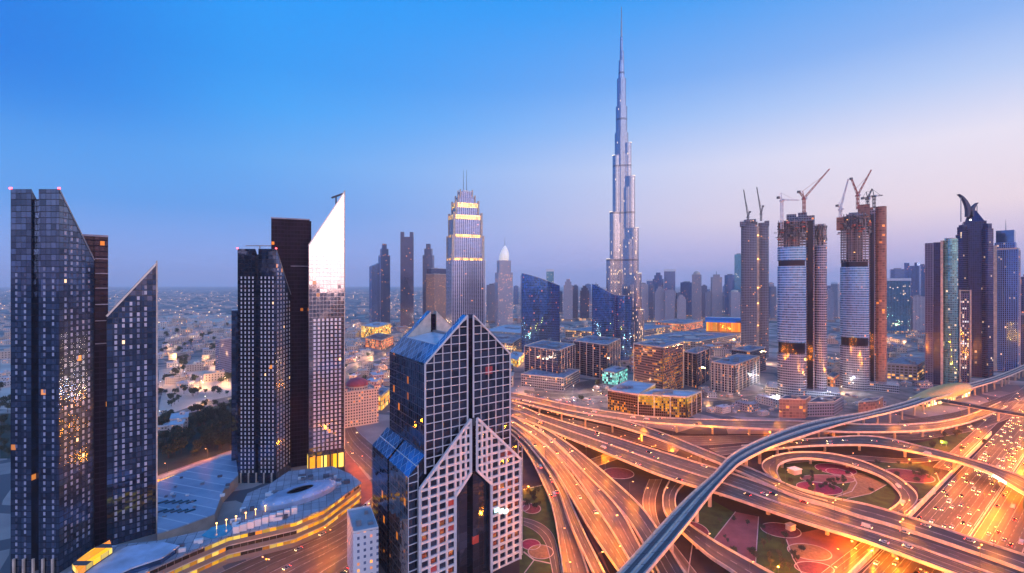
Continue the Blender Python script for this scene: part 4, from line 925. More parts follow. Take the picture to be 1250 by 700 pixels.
wings = {200: [(0, 47, 25), (150, 47, 25), (229, 40, 23), (341, 31, 21), (476, 23, 19)],
         322: [(0, 55, 25), (110, 55, 25), (195, 50, 23), (302, 43, 21), (425, 34, 19), (505, 25, 16)],
         80: [(0, 50, 25), (140, 50, 25), (262, 43, 23), (390, 33, 21), (450, 26, 18)]}
for ang, tiers in wings.items():
    b = MB()
    for (z0, L, wd), (z1, L2, w2) in zip(tiers, tiers[1:] + [(tiers[-1][0], 0, 0)]):
        pass
    zs = [t_[0] for t_ in tiers]
    for i in range(1, len(tiers)):
        b.prism(stadium(R(ang), tiers[i][1], tiers[i][2]), zs[i-1], zs[i])
        nose = stadium(R(ang), tiers[i][1]*.86, tiers[i][2]*1.22); 
        b.prism(nose, zs[i-1], zs[i] - 26 if zs[i] - zs[i-1] > 40 else zs[i]-6)
    part('wing', b, bm_, root)
    for z, L, wd in tiers[1:]:
        p = stadium(R(ang), L*.98, wd)[5]; b = MB(); b.prism(ellipse(*lerp2((bx, by), p, .93), wd*.2, wd*.2, 10), z+.05, z+1.2); part('terrace_light', b, lamp_mat('terrace light', '#ffe2b0', 1.1), root)
b = MB(); core = [(0, 476, 16.5), (476, 531, 16.2), (531, 594, 13.6), (594, 661, 10.8)]
for z0, z1, r_ in core: b.prism(ellipse(bx, by, r_, r_, 12, R(10)), z0, z1)
b.prism(ellipse(bx+5, by-3, 7, 7, 10), 531, 566); b.prism(ellipse(bx-4, by-3, 6.5, 6.5, 10), 594, 622)
part('core', b, bm_, root)
b = MB(); b.tube((bx, by, 661), (bx, by, 705), 7.6, 6.4, 12); b.tube((bx+1.5, by, 700), (bx+1.5, by, 728), 5.2, 4.4, 12); b.tube((bx, by, 700), (bx, by, 762), 4.4, 3.0, 10); part('pinnacle', b, bm_, root)
b = MB(); b.tube((bx, by, 760), (bx, by, 800), 2.2, 1.6, 8); b.tube((bx, by, 798), (bx, by, 834), 1.5, .9, 6); part('spire', b, M['metal'], root)
b = MB(); b.prism(ellipse(bx, by, 66, 60, 24), 0, 17); part('podium', b, FA['podium'], root)

# ------------------------------------------------------------------ stepped tower with twin antennae
FA['deco'] = facade('deco stripes', (.60, .58, .64), (.02, .045, .14), 6.0, 3.7, .22, .12, .008, WARM, 1.0, gm=.5, gr=.15, fr=.5)
YA = 1350; ap = facing(551.5, 591.5, YA, 58, 18); cx, cy_ = cen(ap)
root = thing('stepped_tower', 'tall stepped tower with gold lit crown and twin antennae behind the grid tower', 'skyscraper', (cx, cy_, 0))
def za_(y): return zt(y, YA)
steps = [(1.0, 0, 318), (.95, 318, 290), (.86, 290, 262), (.70, 262, 247), (.52, 247, 240), (.38, 240, 233)]
for k, ya, yb in steps:
    b = MB(); z0 = 0 if ya == 0 else za_(ya)+.02; pl = scaled(ap, k); b.prism(pl, z0, za_(yb)); part('shaft' if k == 1 else 'setback', b, FA['deco'], root)
    if k < 1:
        for q_ in scaled(ap, k*1.0):
            b = MB(); b.prism(rect(*lerp2((cx, cy_), q_, .97), 5*k+1.5, 5*k+1.5, R(18)), z0, za_(yb)+6); part('pier_cap', b, M['pale_concrete'], root)
for k in (1.0, .95, .86, .70, .52):
    i = [q_[0] for q_ in steps].index(k); pl = scaled(ap, k); z0 = 0 if i == 0 else za_(steps[i][1]); p, q_ = lerp2(pl[1], pl[2], .02), lerp2(pl[1], pl[2], .98); dx = lerp2((0, 0), (pl[1][0]-pl[0][0], pl[1][1]-pl[0][1]), .035)
    b = MB(); b.prism([(p[0]+.05, p[1]), (p[0]+dx[0], p[1]+dx[1]), (q_[0]+dx[0], q_[1]+dx[1]), (q_[0]+.05, q_[1])], z0+.1, za_(steps[i][2])+3); part('sunlit_flank_paint', b, M['white'], root)  # white slabs paint the sunset light onto the right faces
for k, y0, y1 in ((.965, 318.5, 315), (.875, 290, 286), (.88, 268, 262.5), (.72, 253, 247.5)):
    pl = scaled(ap, k)
    b = MB(); b.prism(pl, za_(y0)+.05, za_(y1)); part('lit_band', b, facade('gold niches', (.5, .42, .3), (.3, .2, .1), 5, 6, .35, .2, .85, GOLD, 1.6, clump=False), root)
b = MB(); b.prism(rect(cx, cy_, 16, 16, R(18)), za_(233), za_(231)); part('cap', b, M['white'], root)
for dx in (-5, 4):
    b = MB(); b.tube((cx+dx, cy_, za_(233)), (cx+dx, cy_, za_(205)), .9, .35, 6); part('antenna', b, M['steel'], root)

# ------------------------------------------------------------------ pale domed tower
YD = 2000; dp = facing(608, 626, YD, 52, 15); cx, cy_ = cen(dp); zd = lambda y: zt(y, YD)
FA['pale'] = facade('pale stripes', (.52, .50, .56), (.16, .2, .32), 4.0, 3.8, .4, .35, .10, WARM, 1.2, gm=.7)
root = thing('domed_tower', 'slender pale tower with a white onion top and needle, right of the twin antennae', 'skyscraper', (cx, cy_, 0))
b = MB(); b.prism(dp, 0, zd(333)); part('shaft', b, FA['pale'], root)
b = MB(); b.prism(scaled(dp, .8), zd(333), zd(318)); part('setback', b, FA['pale'], root)
b = MB(); prev = None
for k in range(8):
    f = k/7; rr = 19*(1-f)**.6*(1+.35*math.sin(math.pi*f)) + .4; hh = zd(318) + (zd(299)-zd(318))*f; e = ellipse(cx + 5*f, cy_, rr, rr, 14)
    if prev:
        for i in range(14): j = (i+1) % 14; b.face([(*prev[0][i], prev[1]), (*prev[0][j], prev[1]), (*e[j], hh), (*e[i], hh)])
    prev = (e, hh)
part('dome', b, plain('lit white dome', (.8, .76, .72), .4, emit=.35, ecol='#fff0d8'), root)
b = MB(); b.tube((cx+4, cy_, zd(301)), (cx+4, cy_, zd(288)), 1.4, .4, 6); part('needle', b, M['metal'], root)

# ------------------------------------------------------------------ dark blue sail shaped office towers
FA['sail'] = facade('deep blue glass', (.05, .13, .30), (.05, .19, .50), 2.6, 4.0, .14, .14, .014, GOLD, .6, gm=.85, wob=.02, gvar=.5, cl=(.06, .9, 1))
def sail(label, pix, Y, depth, rot, tops, lean=0, n=9, bulge=13):
    fp = facing(pix[0], pix[1], Y, depth, rot); c = cen(fp); r_ = thing('sail_tower', label, 'office tower', (*c, 0))
    fx, fy = fp[1][0]-fp[0][0], fp[1][1]-fp[0][1]; L = math.hypot(fx, fy); nx, ny = fy/L, -fx/L
    fr = [(fp[0][0] + fx*i/n + nx*bulge*math.sin(math.pi*i/n), fp[0][1] + fy*i/n + ny*bulge*math.sin(math.pi*i/n)) for i in range(n+1)]
    poly = fr + [fp[2], fp[3]]; zl, zr = zt(tops[0], Y), zt(tops[1], Y)
    Z = [zl + (zr-zl)*(i/n)**1.2 for i in range(n+1)] + [zr - 6, zl - 6]
    b = MB(); b.prism(poly, 0, Z, top=False); part('glass_wall', b, FA['sail'], r_)
    b = MB(); b.face([(*p, z_-1.2) for p, z_ in zip(poly, Z)]); part('roof', b, M['roof_dark'], r_)
    b = MB()
    for i in range(n): b.beam((*fr[i], Z[i]+.2), (*fr[i+1], Z[i+1]+.2), .8)
    part('coping', b, M['metal'], r_)
    for q_ in (fp[0], fp[1]):
        b = MB(); b.beam((*q_, 0), (*q_, zl if q_ == fp[0] else zr), 1.1); part('edge_fin', b, M['glass_blue'], r_)
    b = MB(); b.prism(scaled(fp, 1.25), 0, 9); part('podium', b, FA['podium'], r_)
sail('dark blue glass tower with a roof slanting down right, left of the spire', (637, 683), 1160, 46, 6, (334, 349))
sail('front half of the leaning pair of blue glass sails below the tallest spire', (723, 750), 1080, 40, -8, (347, 360))
sail('rear lower half of the leaning pair of blue glass sails below the spire', (744, 771), 1110, 36, 10, (360, 362))

# ------------------------------------------------------------------ cranes
def lattice_beam(b, p, q, w0, w1, n):
    p, q = Vector(p), Vector(q); a = (q-p).normalized(); up = Vector((0, 0, 1)) if abs(a.z) < .9 else Vector((0, 1, 0)); s = a.cross(up).normalized(); u = s.cross(a)
    def cr(f): c = p.lerp(q, f); w_ = (w0 + (w1-w0)*f)/2; return [c + s*w_ + u*w_, c - s*w_ + u*w_, c - s*w_ - u*w_, c + s*w_ - u*w_]
    for i in range(n):
        A, B = cr(i/n), cr((i+1)/n)
        for k in range(4): b.beam(A[k], B[k], w0*.2); b.beam(A[k], B[(k+1) % 4], w0*.13)
    return b
def crane(label, px, Y, y0, y1, jib, counter, mats, flat=False):
    """px,y0..y1 = mast; jib and counter = end pixels at the same depth"""
    x_ = at(px, Y); z0, z1 = zt(y0, Y), zt(y1, Y); r_ = thing('tower_crane', label, 'crane', (x_, Y, z0), 'tower cranes on the unfinished towers'); m_, j_ = mats
    wd = 2.9
    b = MB(); lattice_beam(b, (x_, Y, z0), (x_, Y, z1), wd, wd, max(3, int((z1-z0)/7))); part('mast', b, M[m_], r_)
    b = MB(); b.box(x_, Y, z1, 5, 5, 2.2); part('slewing_unit', b, M[m_], r_)
    b = MB(); b.box(x_+1.5, Y-3.4, z1+.4, 2.2, 2.4, 2.8); part('cab', b, M['white'], r_)
    jx, jz = at(jib[0], Y), zt(jib[1], Y); b = MB(); lattice_beam(b, (x_, Y, z1+2.2), (jx, Y-3, jz), 2.1, 1.1, max(4, int(math.hypot(jx-x_, jz-z1)/7))); part('jib', b, M[j_], r_)
    kx, kz = at(counter[0], Y), zt(counter[1], Y); b = MB(); lattice_beam(b, (x_, Y, z1+2.2), (kx, Y+2, kz), 2.1, 1.7, 4); part('counter_jib', b, M[j_], r_)
    b = MB(); b.box(kx, Y+2, kz-3.2, 3.6, 3.2, 3.4); part('counterweight', b, M['steel'], r_)
    ap = (x_ + (kx-x_)*.3, Y, z1 + 13); b = MB(); b.beam((x_, Y, z1+2), ap, .8); b.beam(ap, (kx, Y+2, kz), .4); b.beam(ap, (jx*.8+x_*.2, Y-2.4, jz*.8+z1*.2), .35); part('stay_frame', b, M[j_], r_)

# ------------------------------------------------------------------ unfinished lens shaped towers
FA['lens'] = facade('banded blue glass', (.46, .52, .64), (.13, .36, .62), 2.4, 3.7, .06, .24, .004, WARM, .8, gm=.6, fr=.5)
FA['lens_lo'] = facade('banded unfinished glass', (.38, .36, .40), (.13, .16, .26), 2.4, 3.7, .16, .34, .03, WARM, 1.1, gm=.7, fr=.7)
FA['raw'] = facade('netted concrete', (.30, .28, .33), (.04, .045, .07), 3.4, 3.8, .30, .40, .03, WARM, 1.2, gm=.1, gr=.6, fr=.9)
FA['rust'] = facade('orange screen', (.44, .22, .15), (.28, .13, .10), 4, 3.8, .12, .22, .02, GOLD, 1.2, gm=.1, gr=.6, fr=.8)
M['slab'] = plain('raw concrete slab', (.33, .29, .30), .9, scale=.2)
def arcpoly(pl, pr, Y, depth, bulge, n=10):
    fp = facing(pl, pr, Y, depth); fx, fy = fp[1][0]-fp[0][0], fp[1][1]-fp[0][1]; L = math.hypot(fx, fy); nx, ny = fy/L, -fx/L
    o = []
    for i in range(n+1):
        k = i/n; s = math.sqrt(max(0, 1-(2*k-1)**2)); o.append((fp[0][0] + fx*k + nx*bulge*s, fp[0][1] + fy*k + ny*bulge*s))
    return o + [fp[2], fp[3]]
def storeys(root, poly, z0, z1, pitch=4.0, cols=9, lit=.25, depthk=.72):
    k = 0; z = z0
    while z < z1:
        b = MB(); b.prism(poly, z, z+.45, bottom=True); sl = part('floor_slab', b, M['slab'], root)
        for i in range(cols):
            p = poly[int(i*(len(poly)-2)/cols)]; p = lerp2(cen(poly), p, .92); b = MB(); b.box(*p, z+.46, .9, .9, pitch-.5); part('column', b, M['slab'], sl)
        if rnd.random() < lit:
            p = lerp2(cen(poly), poly[rnd.randrange(1, len(poly)-3)], .86); b = MB(); b.box(*p, z+2.6, 1.1, 1.1, .7); part('work_light', b, M['glow_warm'], sl)
        z += pitch; k += 1
    b = MB(); b.prism(scaled(poly, .55), z0, z1 + 3); part('lift_core', b, FA['raw'], root)
def braces(root, poly, z0, z1, nm='truss'):
    b = MB(); n = len(poly) - 2
    for i in range(0, n-2, 2):
        p, q = poly[i], poly[i+2]; b.beam((*p, z0), (*q, z1), .9); b.beam((*q, z0), (*p, z1), .9); b.beam((*p, z1), (*q, z1), .7)
    part(nm, b, M['steel'], root)
def lens_tower(label, Y, left, slot, right, ytop, rtop, bands, glass_top, rightmats, jag):
    c = facing(left[0], right[1], Y, 34); cc = cen(c); root = thing('unfinished_tower', label, 'skyscraper', (*cc, 0)); z = lambda y: zt(y, Y)
    L = arcpoly(left[0], left[1], Y, 30, 9); cuts = [0, z(bands[1][1]), z(bands[1][0]), z(bands[0][1]), z(bands[0][0]), z(glass_top)]
    for i, (a_, b_) in enumerate(zip(cuts, cuts[1:])):
        if b_ - a_ < .5: continue
        m_ = MB()
        if i in (1, 3): m_.prism(scaled(L, .93), a_, b_); part('recessed_floor', m_, M['glass_dark'], root)
        else: m_.prism(L, a_, b_); part('curved_glass', m_, FA['lens_lo'] if i == 0 else FA['lens'], root)
    storeys(root, L, z(glass_top), z(ytop) , 4.1, 9, .2)
    m_ = MB(); s_ = facing(slot[0], slot[1], Y+2, 30); m_.prism(s_, 0, z(slot[2])); part('core_wall', m_, FA['raw'], root)
    m_ = MB(); e = facing(slot[0]+2, slot[1]-2, Y+1.2, 2); m_.prism(e, 0, z(slot[2]) - 8); part('dark_slot', m_, M['glass_dark'], root)
    Rp = arcpoly(right[0], right[1], Y+4, 26, 6, 8)
    m_ = MB(); m_.prism(Rp, 0, z(rtop[0])); part('curved_wing', m_, FA[rightmats[0]], root)
    if rightmats[1]: m_ = MB(); m_.prism(scaled(Rp, .98), z(rtop[0])+.02, z(rtop[1])); part('wing_screen', m_, FA[rightmats[1]], root)
    else: storeys(root, Rp, z(rtop[0]), z(rtop[1]), 4.1, 6, .3); braces(root, Rp, z(rtop[0])+8, z(rtop[1]))
    braces(root, L, z(ytop)+ -22, z(ytop)-4); 
    for (x0, x1, y0, y1) in jag:
        m_ = MB(); m_.prism(facing(x0, x1, Y+6, 14), z(y0), z(y1)); part('climbing_formwork', m_, FA['rust'] if rnd.random() < .5 else FA['raw'], root)
    for k in range(26):                                              # rough edges: platforms and scaffold ends at the top
        p = rnd.choice(L[:-2]); p = lerp2(cc, p, 1.03 + .06*rnd.random()); m_ = MB(); zz0 = z(ytop) - rnd.uniform(0, 30); m_.box(*p, zz0, rnd.uniform(2, 5), rnd.uniform(2, 4), rnd.uniform(.5, 3)); part('scaffold_platform', m_, M['steel' if k % 3 else 'red_steel'], root)
    m_ = MB(); m_.prism(scaled(c, 1.5), 0, 12); part('podium', m_, FA['lens_lo'], root)
    return root
lens_tower('unfinished tower with blue banded curved front and scaffolded crown, middle of the three being built', 739, (949, 984), (983.5, 994.5, 263), (994, 1009.5), 272, (300, 276), ((318, 325), (418, 431)), 302, ('lens_lo', None),
           [(960, 972, 276, 261), (968, 980, 276, 264), (974, 985, 280, 259), (951, 960, 282, 271)])
lens_tower('unfinished tower with an orange wrapped right edge, rightmost of the three being built', 797, (1025.5, 1061), (1060.5, 1069, 256), (1068, 1082.5), 264, (330, 252), ((318, 326), (412, 422)), 320, ('rust', 'rust'),
           [(1047, 1062, 266, 249), (1036, 1048, 268, 259), (1021, 1030, 280, 265), (1052, 1066, 262, 253)])
Y1 = 1130; fp1 = facing(904.5, 924, Y1, 34); fp1b = facing(925.5, 938.5, Y1+6, 30)
root = thing('unfinished_tower', 'brown netted bare tower without glass, leftmost of the three being built', 'skyscraper', (*cen(fp1), 0))
b = MB(); b.prism(arcpoly(904.5, 924, Y1, 34, 8), 0, zt(274, Y1)); part('netted_shaft', b, FA['raw'], root)
b = MB(); b.prism(arcpoly(925.5, 938.5, Y1+6, 30, 6), 0, zt(272, Y1)); part('netted_wing', b, FA['raw'], root)
b = MB(); b.prism(facing(923, 927, Y1+4, 20), 0, zt(276, Y1)); part('hoist_shaft', b, M['pale_concrete'], root)
storeys(root, scaled(arcpoly(903.5, 924.5, Y1, 34, 8), 1.03), zt(274, Y1), zt(270, Y1), 4.2, 8, .5)
for x0, x1, y0, y1 in ((903, 911, 277, 271), (914, 923, 272, 268), (933, 939, 276, 270)):
    b = MB(); b.prism(facing(x0, x1, Y1-3, 12), zt(y0, Y1), zt(y1, Y1)); part('climbing_formwork', b, FA['raw'], root)
for yy in (288, 317, 352, 371, 398, 424):
    b = MB(); b.box(*cen(facing(924.4, 926, Y1-1, 3)), zt(yy, Y1), 2, 2, 2); part('work_light', b, M['glow_warm'], root)
crane('grey luffing crane, left one of two on the brown netted tower', 913, Y1, 270, 266, (907, 232), (916, 258), ('steel', 'steel'))
crane('grey luffing crane, right one of two on the brown netted tower', 929, Y1+8, 270, 262, (923, 229), (932, 251), ('steel', 'steel'))
crane('pale crane with slim mast and level jib, left on the middle unfinished tower', 954.5, 739, 280, 246, (974, 245), (951, 240), ('white_steel', 'white_steel'))
crane('large red luffing crane with a long raised jib on the middle unfinished tower', 981.5, 745, 262, 244, (1011, 207), (976, 233), ('red_steel', 'red_steel'))
crane('white luffing crane with a bright jib on the left edge of the rightmost unfinished tower', 1026, 797, 266, 257, (1034, 219), (1023, 250), ('white_steel', 'white_steel'))
crane('red luffing crane with a steep jib, tallest on the rightmost unfinished tower', 1047, 800, 256, 240, (1062, 208), (1040, 217), ('red_steel', 'red_steel'))
crane('dark short luffing crane right of the tall red one on the rightmost unfinished tower', 1059, 806, 256, 244, (1063, 231), (1054, 241), ('steel', 'steel'))
crane('dark crane with a level jib at the right on the rightmost unfinished tower', 1067, 810, 255, 241, (1076, 239), (1061, 240), ('steel', 'steel'))

# ------------------------------------------------------------------ towers along the right edge
FA['slab_blue'] = facade('dark blue slab', (.05, .06, .12), (.06, .08, .20), 2.6, 3.8, .12, .2, .02, COOL, 1.0, gm=.8)
FA['maroon_wall'] = facade('maroon wall', (.10, .11, .18), (.07, .09, .18), 3.2, 3.8, .3, .3, .02, WARM, 1, gm=.5)
FA['green'] = facade('green glass', (.14, .26, .28), (.20, .48, .50), 2.8, 3.8, .10, .22, .03, COOL, 1.2, gm=.8)
FA['blue_grid'] = facade('blue grid', (.14, .27, .52), (.07, .17, .42), 3.0, 3.8, .32, .2, .015, COOL, 1, gm=.8, fr=.5)
FA['navy'] = facade('navy glass', (.012, .02, .06), (.02, .04, .13), 3.0, 4.0, .12, .12, .004, COOL, .8, gm=.6, gr=.2)
Yr_ = 830
fa, fb_ = facing(1129, 1151, Yr_, 34), facing(1150, 1170, Yr_+3, 34)
root = thing('slab_tower', 'two toned tower with maroon side and green glass curved front near the golden station', 'skyscraper', (*cen(fa), 0))
b = MB(); b.prism(facing(1129, 1139, Yr_, 34), 0, zt(297, Yr_)); part('maroon_wall', b, FA['maroon_wall'], root)
b = MB(); b.prism(facing(1139.2, 1148, Yr_+1.5, 30), 0, zt(296, Yr_)); part('dark_glass', b, FA['navy'], root)
b = MB(); b.prism(facing(1148, 1151.5, Yr_-1, 34), 0, zt(294, Yr_)); part('white_fin', b, M['pale_concrete'], root)
b = MB(); b.prism(arcpoly(1151.5, 1169.5, Yr_, 32, 6), 0, zt(292, Yr_)); part('curved_glass', b, FA['green'], root)
b = MB(); b.prism(scaled(arcpoly(1151.5, 1169.5, Yr_, 32, 6), .9), zt(292, Yr_)+.02, zt(291, Yr_)); part('roof_cap', b, M['metal'], root)
Yh = 900; hp = facing(1174, 1207, Yh, 46, 4); z = lambda y: zt(y, Yh)
root = thing('horned_tower', 'dark navy tower with two curved horns on its crown', 'skyscraper', (*cen(hp), 0))
b = MB(); b.prism(scaled(hp, .86), 0, z(270)); part('shaft', b, FA['navy'], root)
for k in range(4):
    q_ = lerp2(cen(hp), hp[k], .92); b = MB(); b.prism(rect(*q_, 11, 11, R(6)), 0, z(280 if k in (0, 1) else 284)); part('corner_shaft', b, FA['slab_blue'], root)
    b = MB(); b.prism(rect(*q_, 8, 8, R(6)), z(280 if k in (0, 1) else 284)+.02, z(274)); part('turret', b, FA['navy'], root)
b = MB(); lo, hi = scaled(hp, .72), scaled(hp, .26); hi = [(a - 3, b_) for a, b_ in hi]
for i in range(4): j = (i+1) % 4; b.face([(*lo[i], z(270)+.02), (*lo[j], z(270)+.02), (*hi[j], z(256)), (*hi[i], z(256))])
b.face([(*p, z(256)) for p in hi]); part('crown_base', b, FA['navy'], root)
def horn(xs_, ys_, wds, nm):
    b = MB(); Yc_ = cen(hp)[1] - 6; sec = []
    for px, py, wd in zip(xs_, ys_, wds):
        c_ = Vector((at(px, Yh), Yc_, z(py))); sec.append([c_ + Vector((-wd, -3, 0)), c_ + Vector((wd, -3, 0)), c_ + Vector((wd, 3, 0)), c_ + Vector((-wd, 3, 0))])
    for A, B in zip(sec, sec[1:]):
        for k in range(4): j = (k+1) % 4; b.face([A[k], A[j], B[j], B[k]])
    b.face(sec[0][::-1]); b.face(sec[-1]); part(nm, b, plain('horn metal', (.05, .06, .12), .6, .2), root)
horn((1190, 1189.5, 1188, 1185, 1181, 1177), (264, 256, 250, 244, 239, 236), (5, 4.2, 3.5, 2.7, 1.9, .7), 'horn')
horn((1192, 1193, 1194.5, 1197, 1200), (264, 258, 253, 249.5, 246.5), (4.2, 3.4, 2.8, 2.0, .7), 'horn')
for px, y1 in ((1179, 240), (1199, 250)):
    b = MB(); b.tube((at(px, Yh), cen(hp)[1]-8, z(270)), (at(px, Yh), cen(hp)[1]-8, z(y1)), 1.0, .7, 6); part('crown_strut', b, M['metal'], root)
b = MB(); b.box(at(1187, Yh), cen(hp)[1]-14, z(269), 2, 2, 2); part('beacon', b, M['glow_white'], root)
Yk = 960; kp = facing(1210, 1243, Yk, 50, -4); z = lambda y: zt(y, Yk)
root = thing('blue_tower', 'blue gridded tower with a boxy crown and needle at the right edge', 'skyscraper', (*cen(kp), 0))
b = MB(); b.prism(kp, 0, z(305)); part('shaft', b, FA['blue_grid'], root); cover(root, kp, z(305), 'pale_concrete', 3)
b = MB(); b.prism(facing(1211, 1217, Yk-1.5, 8), 0, z(300)); part('corner_pier', b, M['pale_concrete'], root)
b = MB(); b.prism(facing(1241, 1246, Yk+2, 40), 0, z(306)); part('side_wing', b, FA['pale'], root)
b = MB(); b.prism(scaled(kp, .78), z(305)+.02, z(296)); part('setback', b, FA['blue_grid'], root)
b = MB(); b.prism(scaled(kp, .68), z(296)+.02, z(281)); part('crown', b, M['glass_blue'], root)
b = MB(); b.tube((*cen(kp), z(281)), (*cen(kp), z(267)), .9, .3, 6); part('needle', b, M['metal'], root)
Ys_ = 850; sp_ = facing(1171, 1184, Ys_, 24); 
root = thing('slim_tower', 'slim dark block with a white framed top standing in front of the horned tower', 'tower', (*cen(sp_), 0))
b = MB(); b.prism(sp_, 0, zt(358, Ys_)); part('shaft', b, facade('white lit stripes', (.13, .12, .2), (.08, .1, .2), 3, 3.8, .4, .3, .35, COOL, 1.1), root)
for k in (0, 1):
    b = MB(); q_ = sp_[k]; b.box(q_[0], q_[1]-1, 0, 1.6, 1.6, zt(354, Ys_)); part('frame_post', b, M['pale_concrete'], root)
b = MB(); b.beam((*sp_[0], zt(355, Ys_)), (*sp_[1], zt(355, Ys_)), 1.6); part('frame_beam', b, M['pale_concrete'], root)

# ------------------------------------------------------------------ middle ground offices
def block(label, l, c, r_, ytop, mat, roofm='roof', cat='office building', name='office_building', units=5, lip=1.4, fins=0, z0=0, penthouse=0, group=None):
    """box given by the three visible ground corners (photo pixels): left, near, right"""
    Lp, Cp, Rp = (gp(*q_, 0) for q_ in (l, c, r_)); Bp = Lp + Rp - Cp; fp = ccw([tuple(v)[:2] for v in (Lp, Cp, Rp, Bp)]); zt_ = zt(ytop, Cp.y)
    root = thing(name, label, cat, (*cen(fp), 0), group)
    b = MB(); b.prism(fp, z0, zt_, top=False); part('wall', b, FA[mat] if isinstance(mat, str) else mat, root)
    b = MB(); b.prism(scaled(fp, 1.01), zt_ - .01, zt_ + .5, bottom=True); part('roof', b, M[roofm], root); cover(root, scaled(fp, 1.01), zt_+.5, 'pale_concrete', lip)
    plant(root, fp, zt_+.5, units)
    if fins:
        for a_, b_ in ((Lp, Cp), (Cp, Rp)):
            for k in range(fins+1):
                p = a_.lerp(b_, k/fins); m_ = MB(); m_.box(p.x, p.y - .4, z0, .9, .9, zt_ + .3 - z0); part('fin', m_, M['pale_concrete'], root)
    if penthouse:
        m_ = MB(); m_.prism(scaled(fp, .55), zt_+.52, zt_+.5+penthouse); part('penthouse', m_, FA[mat] if isinstance(mat, str) else mat, root)
    return root, fp, zt_
FA['office_y'] = facade('office yellow windows', (.15, .09, .10), (.10, .07, .09), 3.2, 3.9, .07, .46, .30, GOLD, .6, gm=.6, wob=.03, cl=(.08, .8, 1))
FA['hall_y'] = facade('yellow glass hall', (.20, .12, .10), (.14, .09, .06), 2.4, 3.4, .14, .20, .7, [(0, '#d98a14'), (.5, '#f2b01c'), (1, '#ffd84a')], .85, cl=(.03, .1, 1))
FA['office_b'] = facade('dark office', (.15, .15, .20), (.05, .08, .16), 3.6, 3.9, .16, .22, .05, WARM, 1.0, gm=.8)
FA['office_p'] = facade('pale office', (.32, .30, .34), (.07, .08, .15), 3.6, 3.9, .28, .30, .06, WARM, 1.0, gm=.7)
FA['mall'] = facade('mall wall', (.42, .34, .32), (.25, .18, .12), 6, 5, .3, .45, .35, WARM, 1.6, gm=.3, fr=.8)
block('brown glass office box with many yellow lit windows above the yellow lit podium', (773.5, 478), (809, 487), (834, 474), 425.5, 'office_y', fins=1, units=6)
block('low pale roofed podium with big golden windows, left wing under the brown office box', (742, 500), (778, 507), (800, 492), 483, 'hall_y', 'roof_pale', 'podium building', 'glass_hall', 3)
block('low pale roofed podium with big golden windows, right wing under the brown office box', (779, 507), (838, 511), (856, 503), 486, 'hall_y', 'roof_pale', 'podium building', 'glass_hall', 3, fins=3)
block('dark office block with pale columns and a wide flat roof behind the highway fan', (640, 462), (682, 471), (702, 459), 429, 'office_b', fins=6, units=8)
block('pale arcaded base in front of the dark office block with pale columns', (636, 472), (688, 478), (708, 466), 463, 'office_p', units=2)
block('dark office block left of the small lit tower court, below the blue sails', (700, 456), (741, 464), (757, 452), 422, 'office_b', fins=5, units=7)
block('grey office block right behind the brown office box', (835, 470), (850, 474), (866, 464), 433, 'office_b', fins=3, units=4)
block('glazed office block with a yellow lit roof edge left of the brown netted tower', (868, 476), (897, 481), (927, 466), 447, 'office_p', fins=7, units=5)
r_ = [o for o in C.objects if o.name.startswith('office_building')][-1]
block('dark flat block between the yellow edged office and the brown netted tower', (893, 455), (915, 459), (935, 452), 430, 'office_b', units=3)
block('wide pale mall hall with warm lights behind the brown office box', (770, 428), (850, 433), (905, 421), 418, 'mall', units=9, cat='mall', name='mall_hall')
block('long low mall roof at the foot of the tallest spire', (690, 418), (760, 424), (820, 412), 408, 'mall', units=9, cat='mall', name='mall_hall')
block('warm lit low hall left of the slanted blue tower', (575, 430), (625, 436), (640, 424), 420, 'mall', units=7, cat='mall', name='mall_hall')
block('low hall with a green tinted roof edge right of the twin antenna tower', (590, 416), (640, 420), (660, 410), 408, 'mall', 'roof_pale', units=5, cat='mall', name='mall_hall')
block('teal lit glass pavilion behind the northern flyover', (735, 468), (752, 471), (766, 464), 456, facade('teal glass', (.3, .4, .4), (.2, .4, .4), 4, 4, .15, .2, .7, [(0, '#59d8c0'), (1, '#c8fff0')], 1.2, clump=False), 'roof_pale', 'pavilion', 'pavilion', 2)
block('boxy beige parking block behind the golden station', (1082, 463), (1120, 466), (1135, 455), 447, 'mall', units=3)
block('long low beige block right of the green glass tower', (1164, 468), (1190, 456), (1196, 452), 450, 'maroon_wall', units=3)
block('beige stepped apartment slab behind the twin antenna tower', (520, 402), (530, 403), (552, 400), 335, facade('beige slab', (.50, .31, .24), (.22, .13, .12), 3.2, 3.6, .5, .35, .10, WARM, 1.2, gm=.3, fr=.8), cat='apartment block', name='apartment_block')
block('dark upper slab standing behind the beige stepped apartment slab', (519, 398), (526, 399), (549, 396), 328, 'maroon_wall', cat='apartment block', name='apartment_block')
block('tall grey slab block standing alone in the low city left of the peach winged tower', (263, 459), (268, 461), (284, 457), 416, facade('grey slab', (.27, .25, .33), (.17, .16, .24), 3, 3.4, .2, .5, .02, WARM, 1, gm=.3), 'roof_pale', 'tower block', 'tower_block', 2)
block('brown scaffold clad construction hall in front of the middle unfinished tower', (951, 510), (983, 511), (990, 506), 489, 'rust', 'roof_dark', 'site building', 'site_hall', 2)
block('dark unfinished podium right of the brown scaffold hall', (985, 509), (1018, 508), (1030, 500), 492, 'raw', 'roof_dark', 'site building', 'site_hall', 3)
block('brick red site hoarding block beside the metro viaduct', (1048, 505), (1070, 503), (1078, 498), 490, 'rust', 'roof', 'site building', 'site_hall', 1)
FA['mall_y'] = facade('yellow lit mall', (.5, .36, .2), (.3, .2, .08), 7, 6, .2, .2, .85, [(0, '#ff8a20'), (.45, '#ffc030'), (1, '#fff0a0')], 1.5, clump=False)
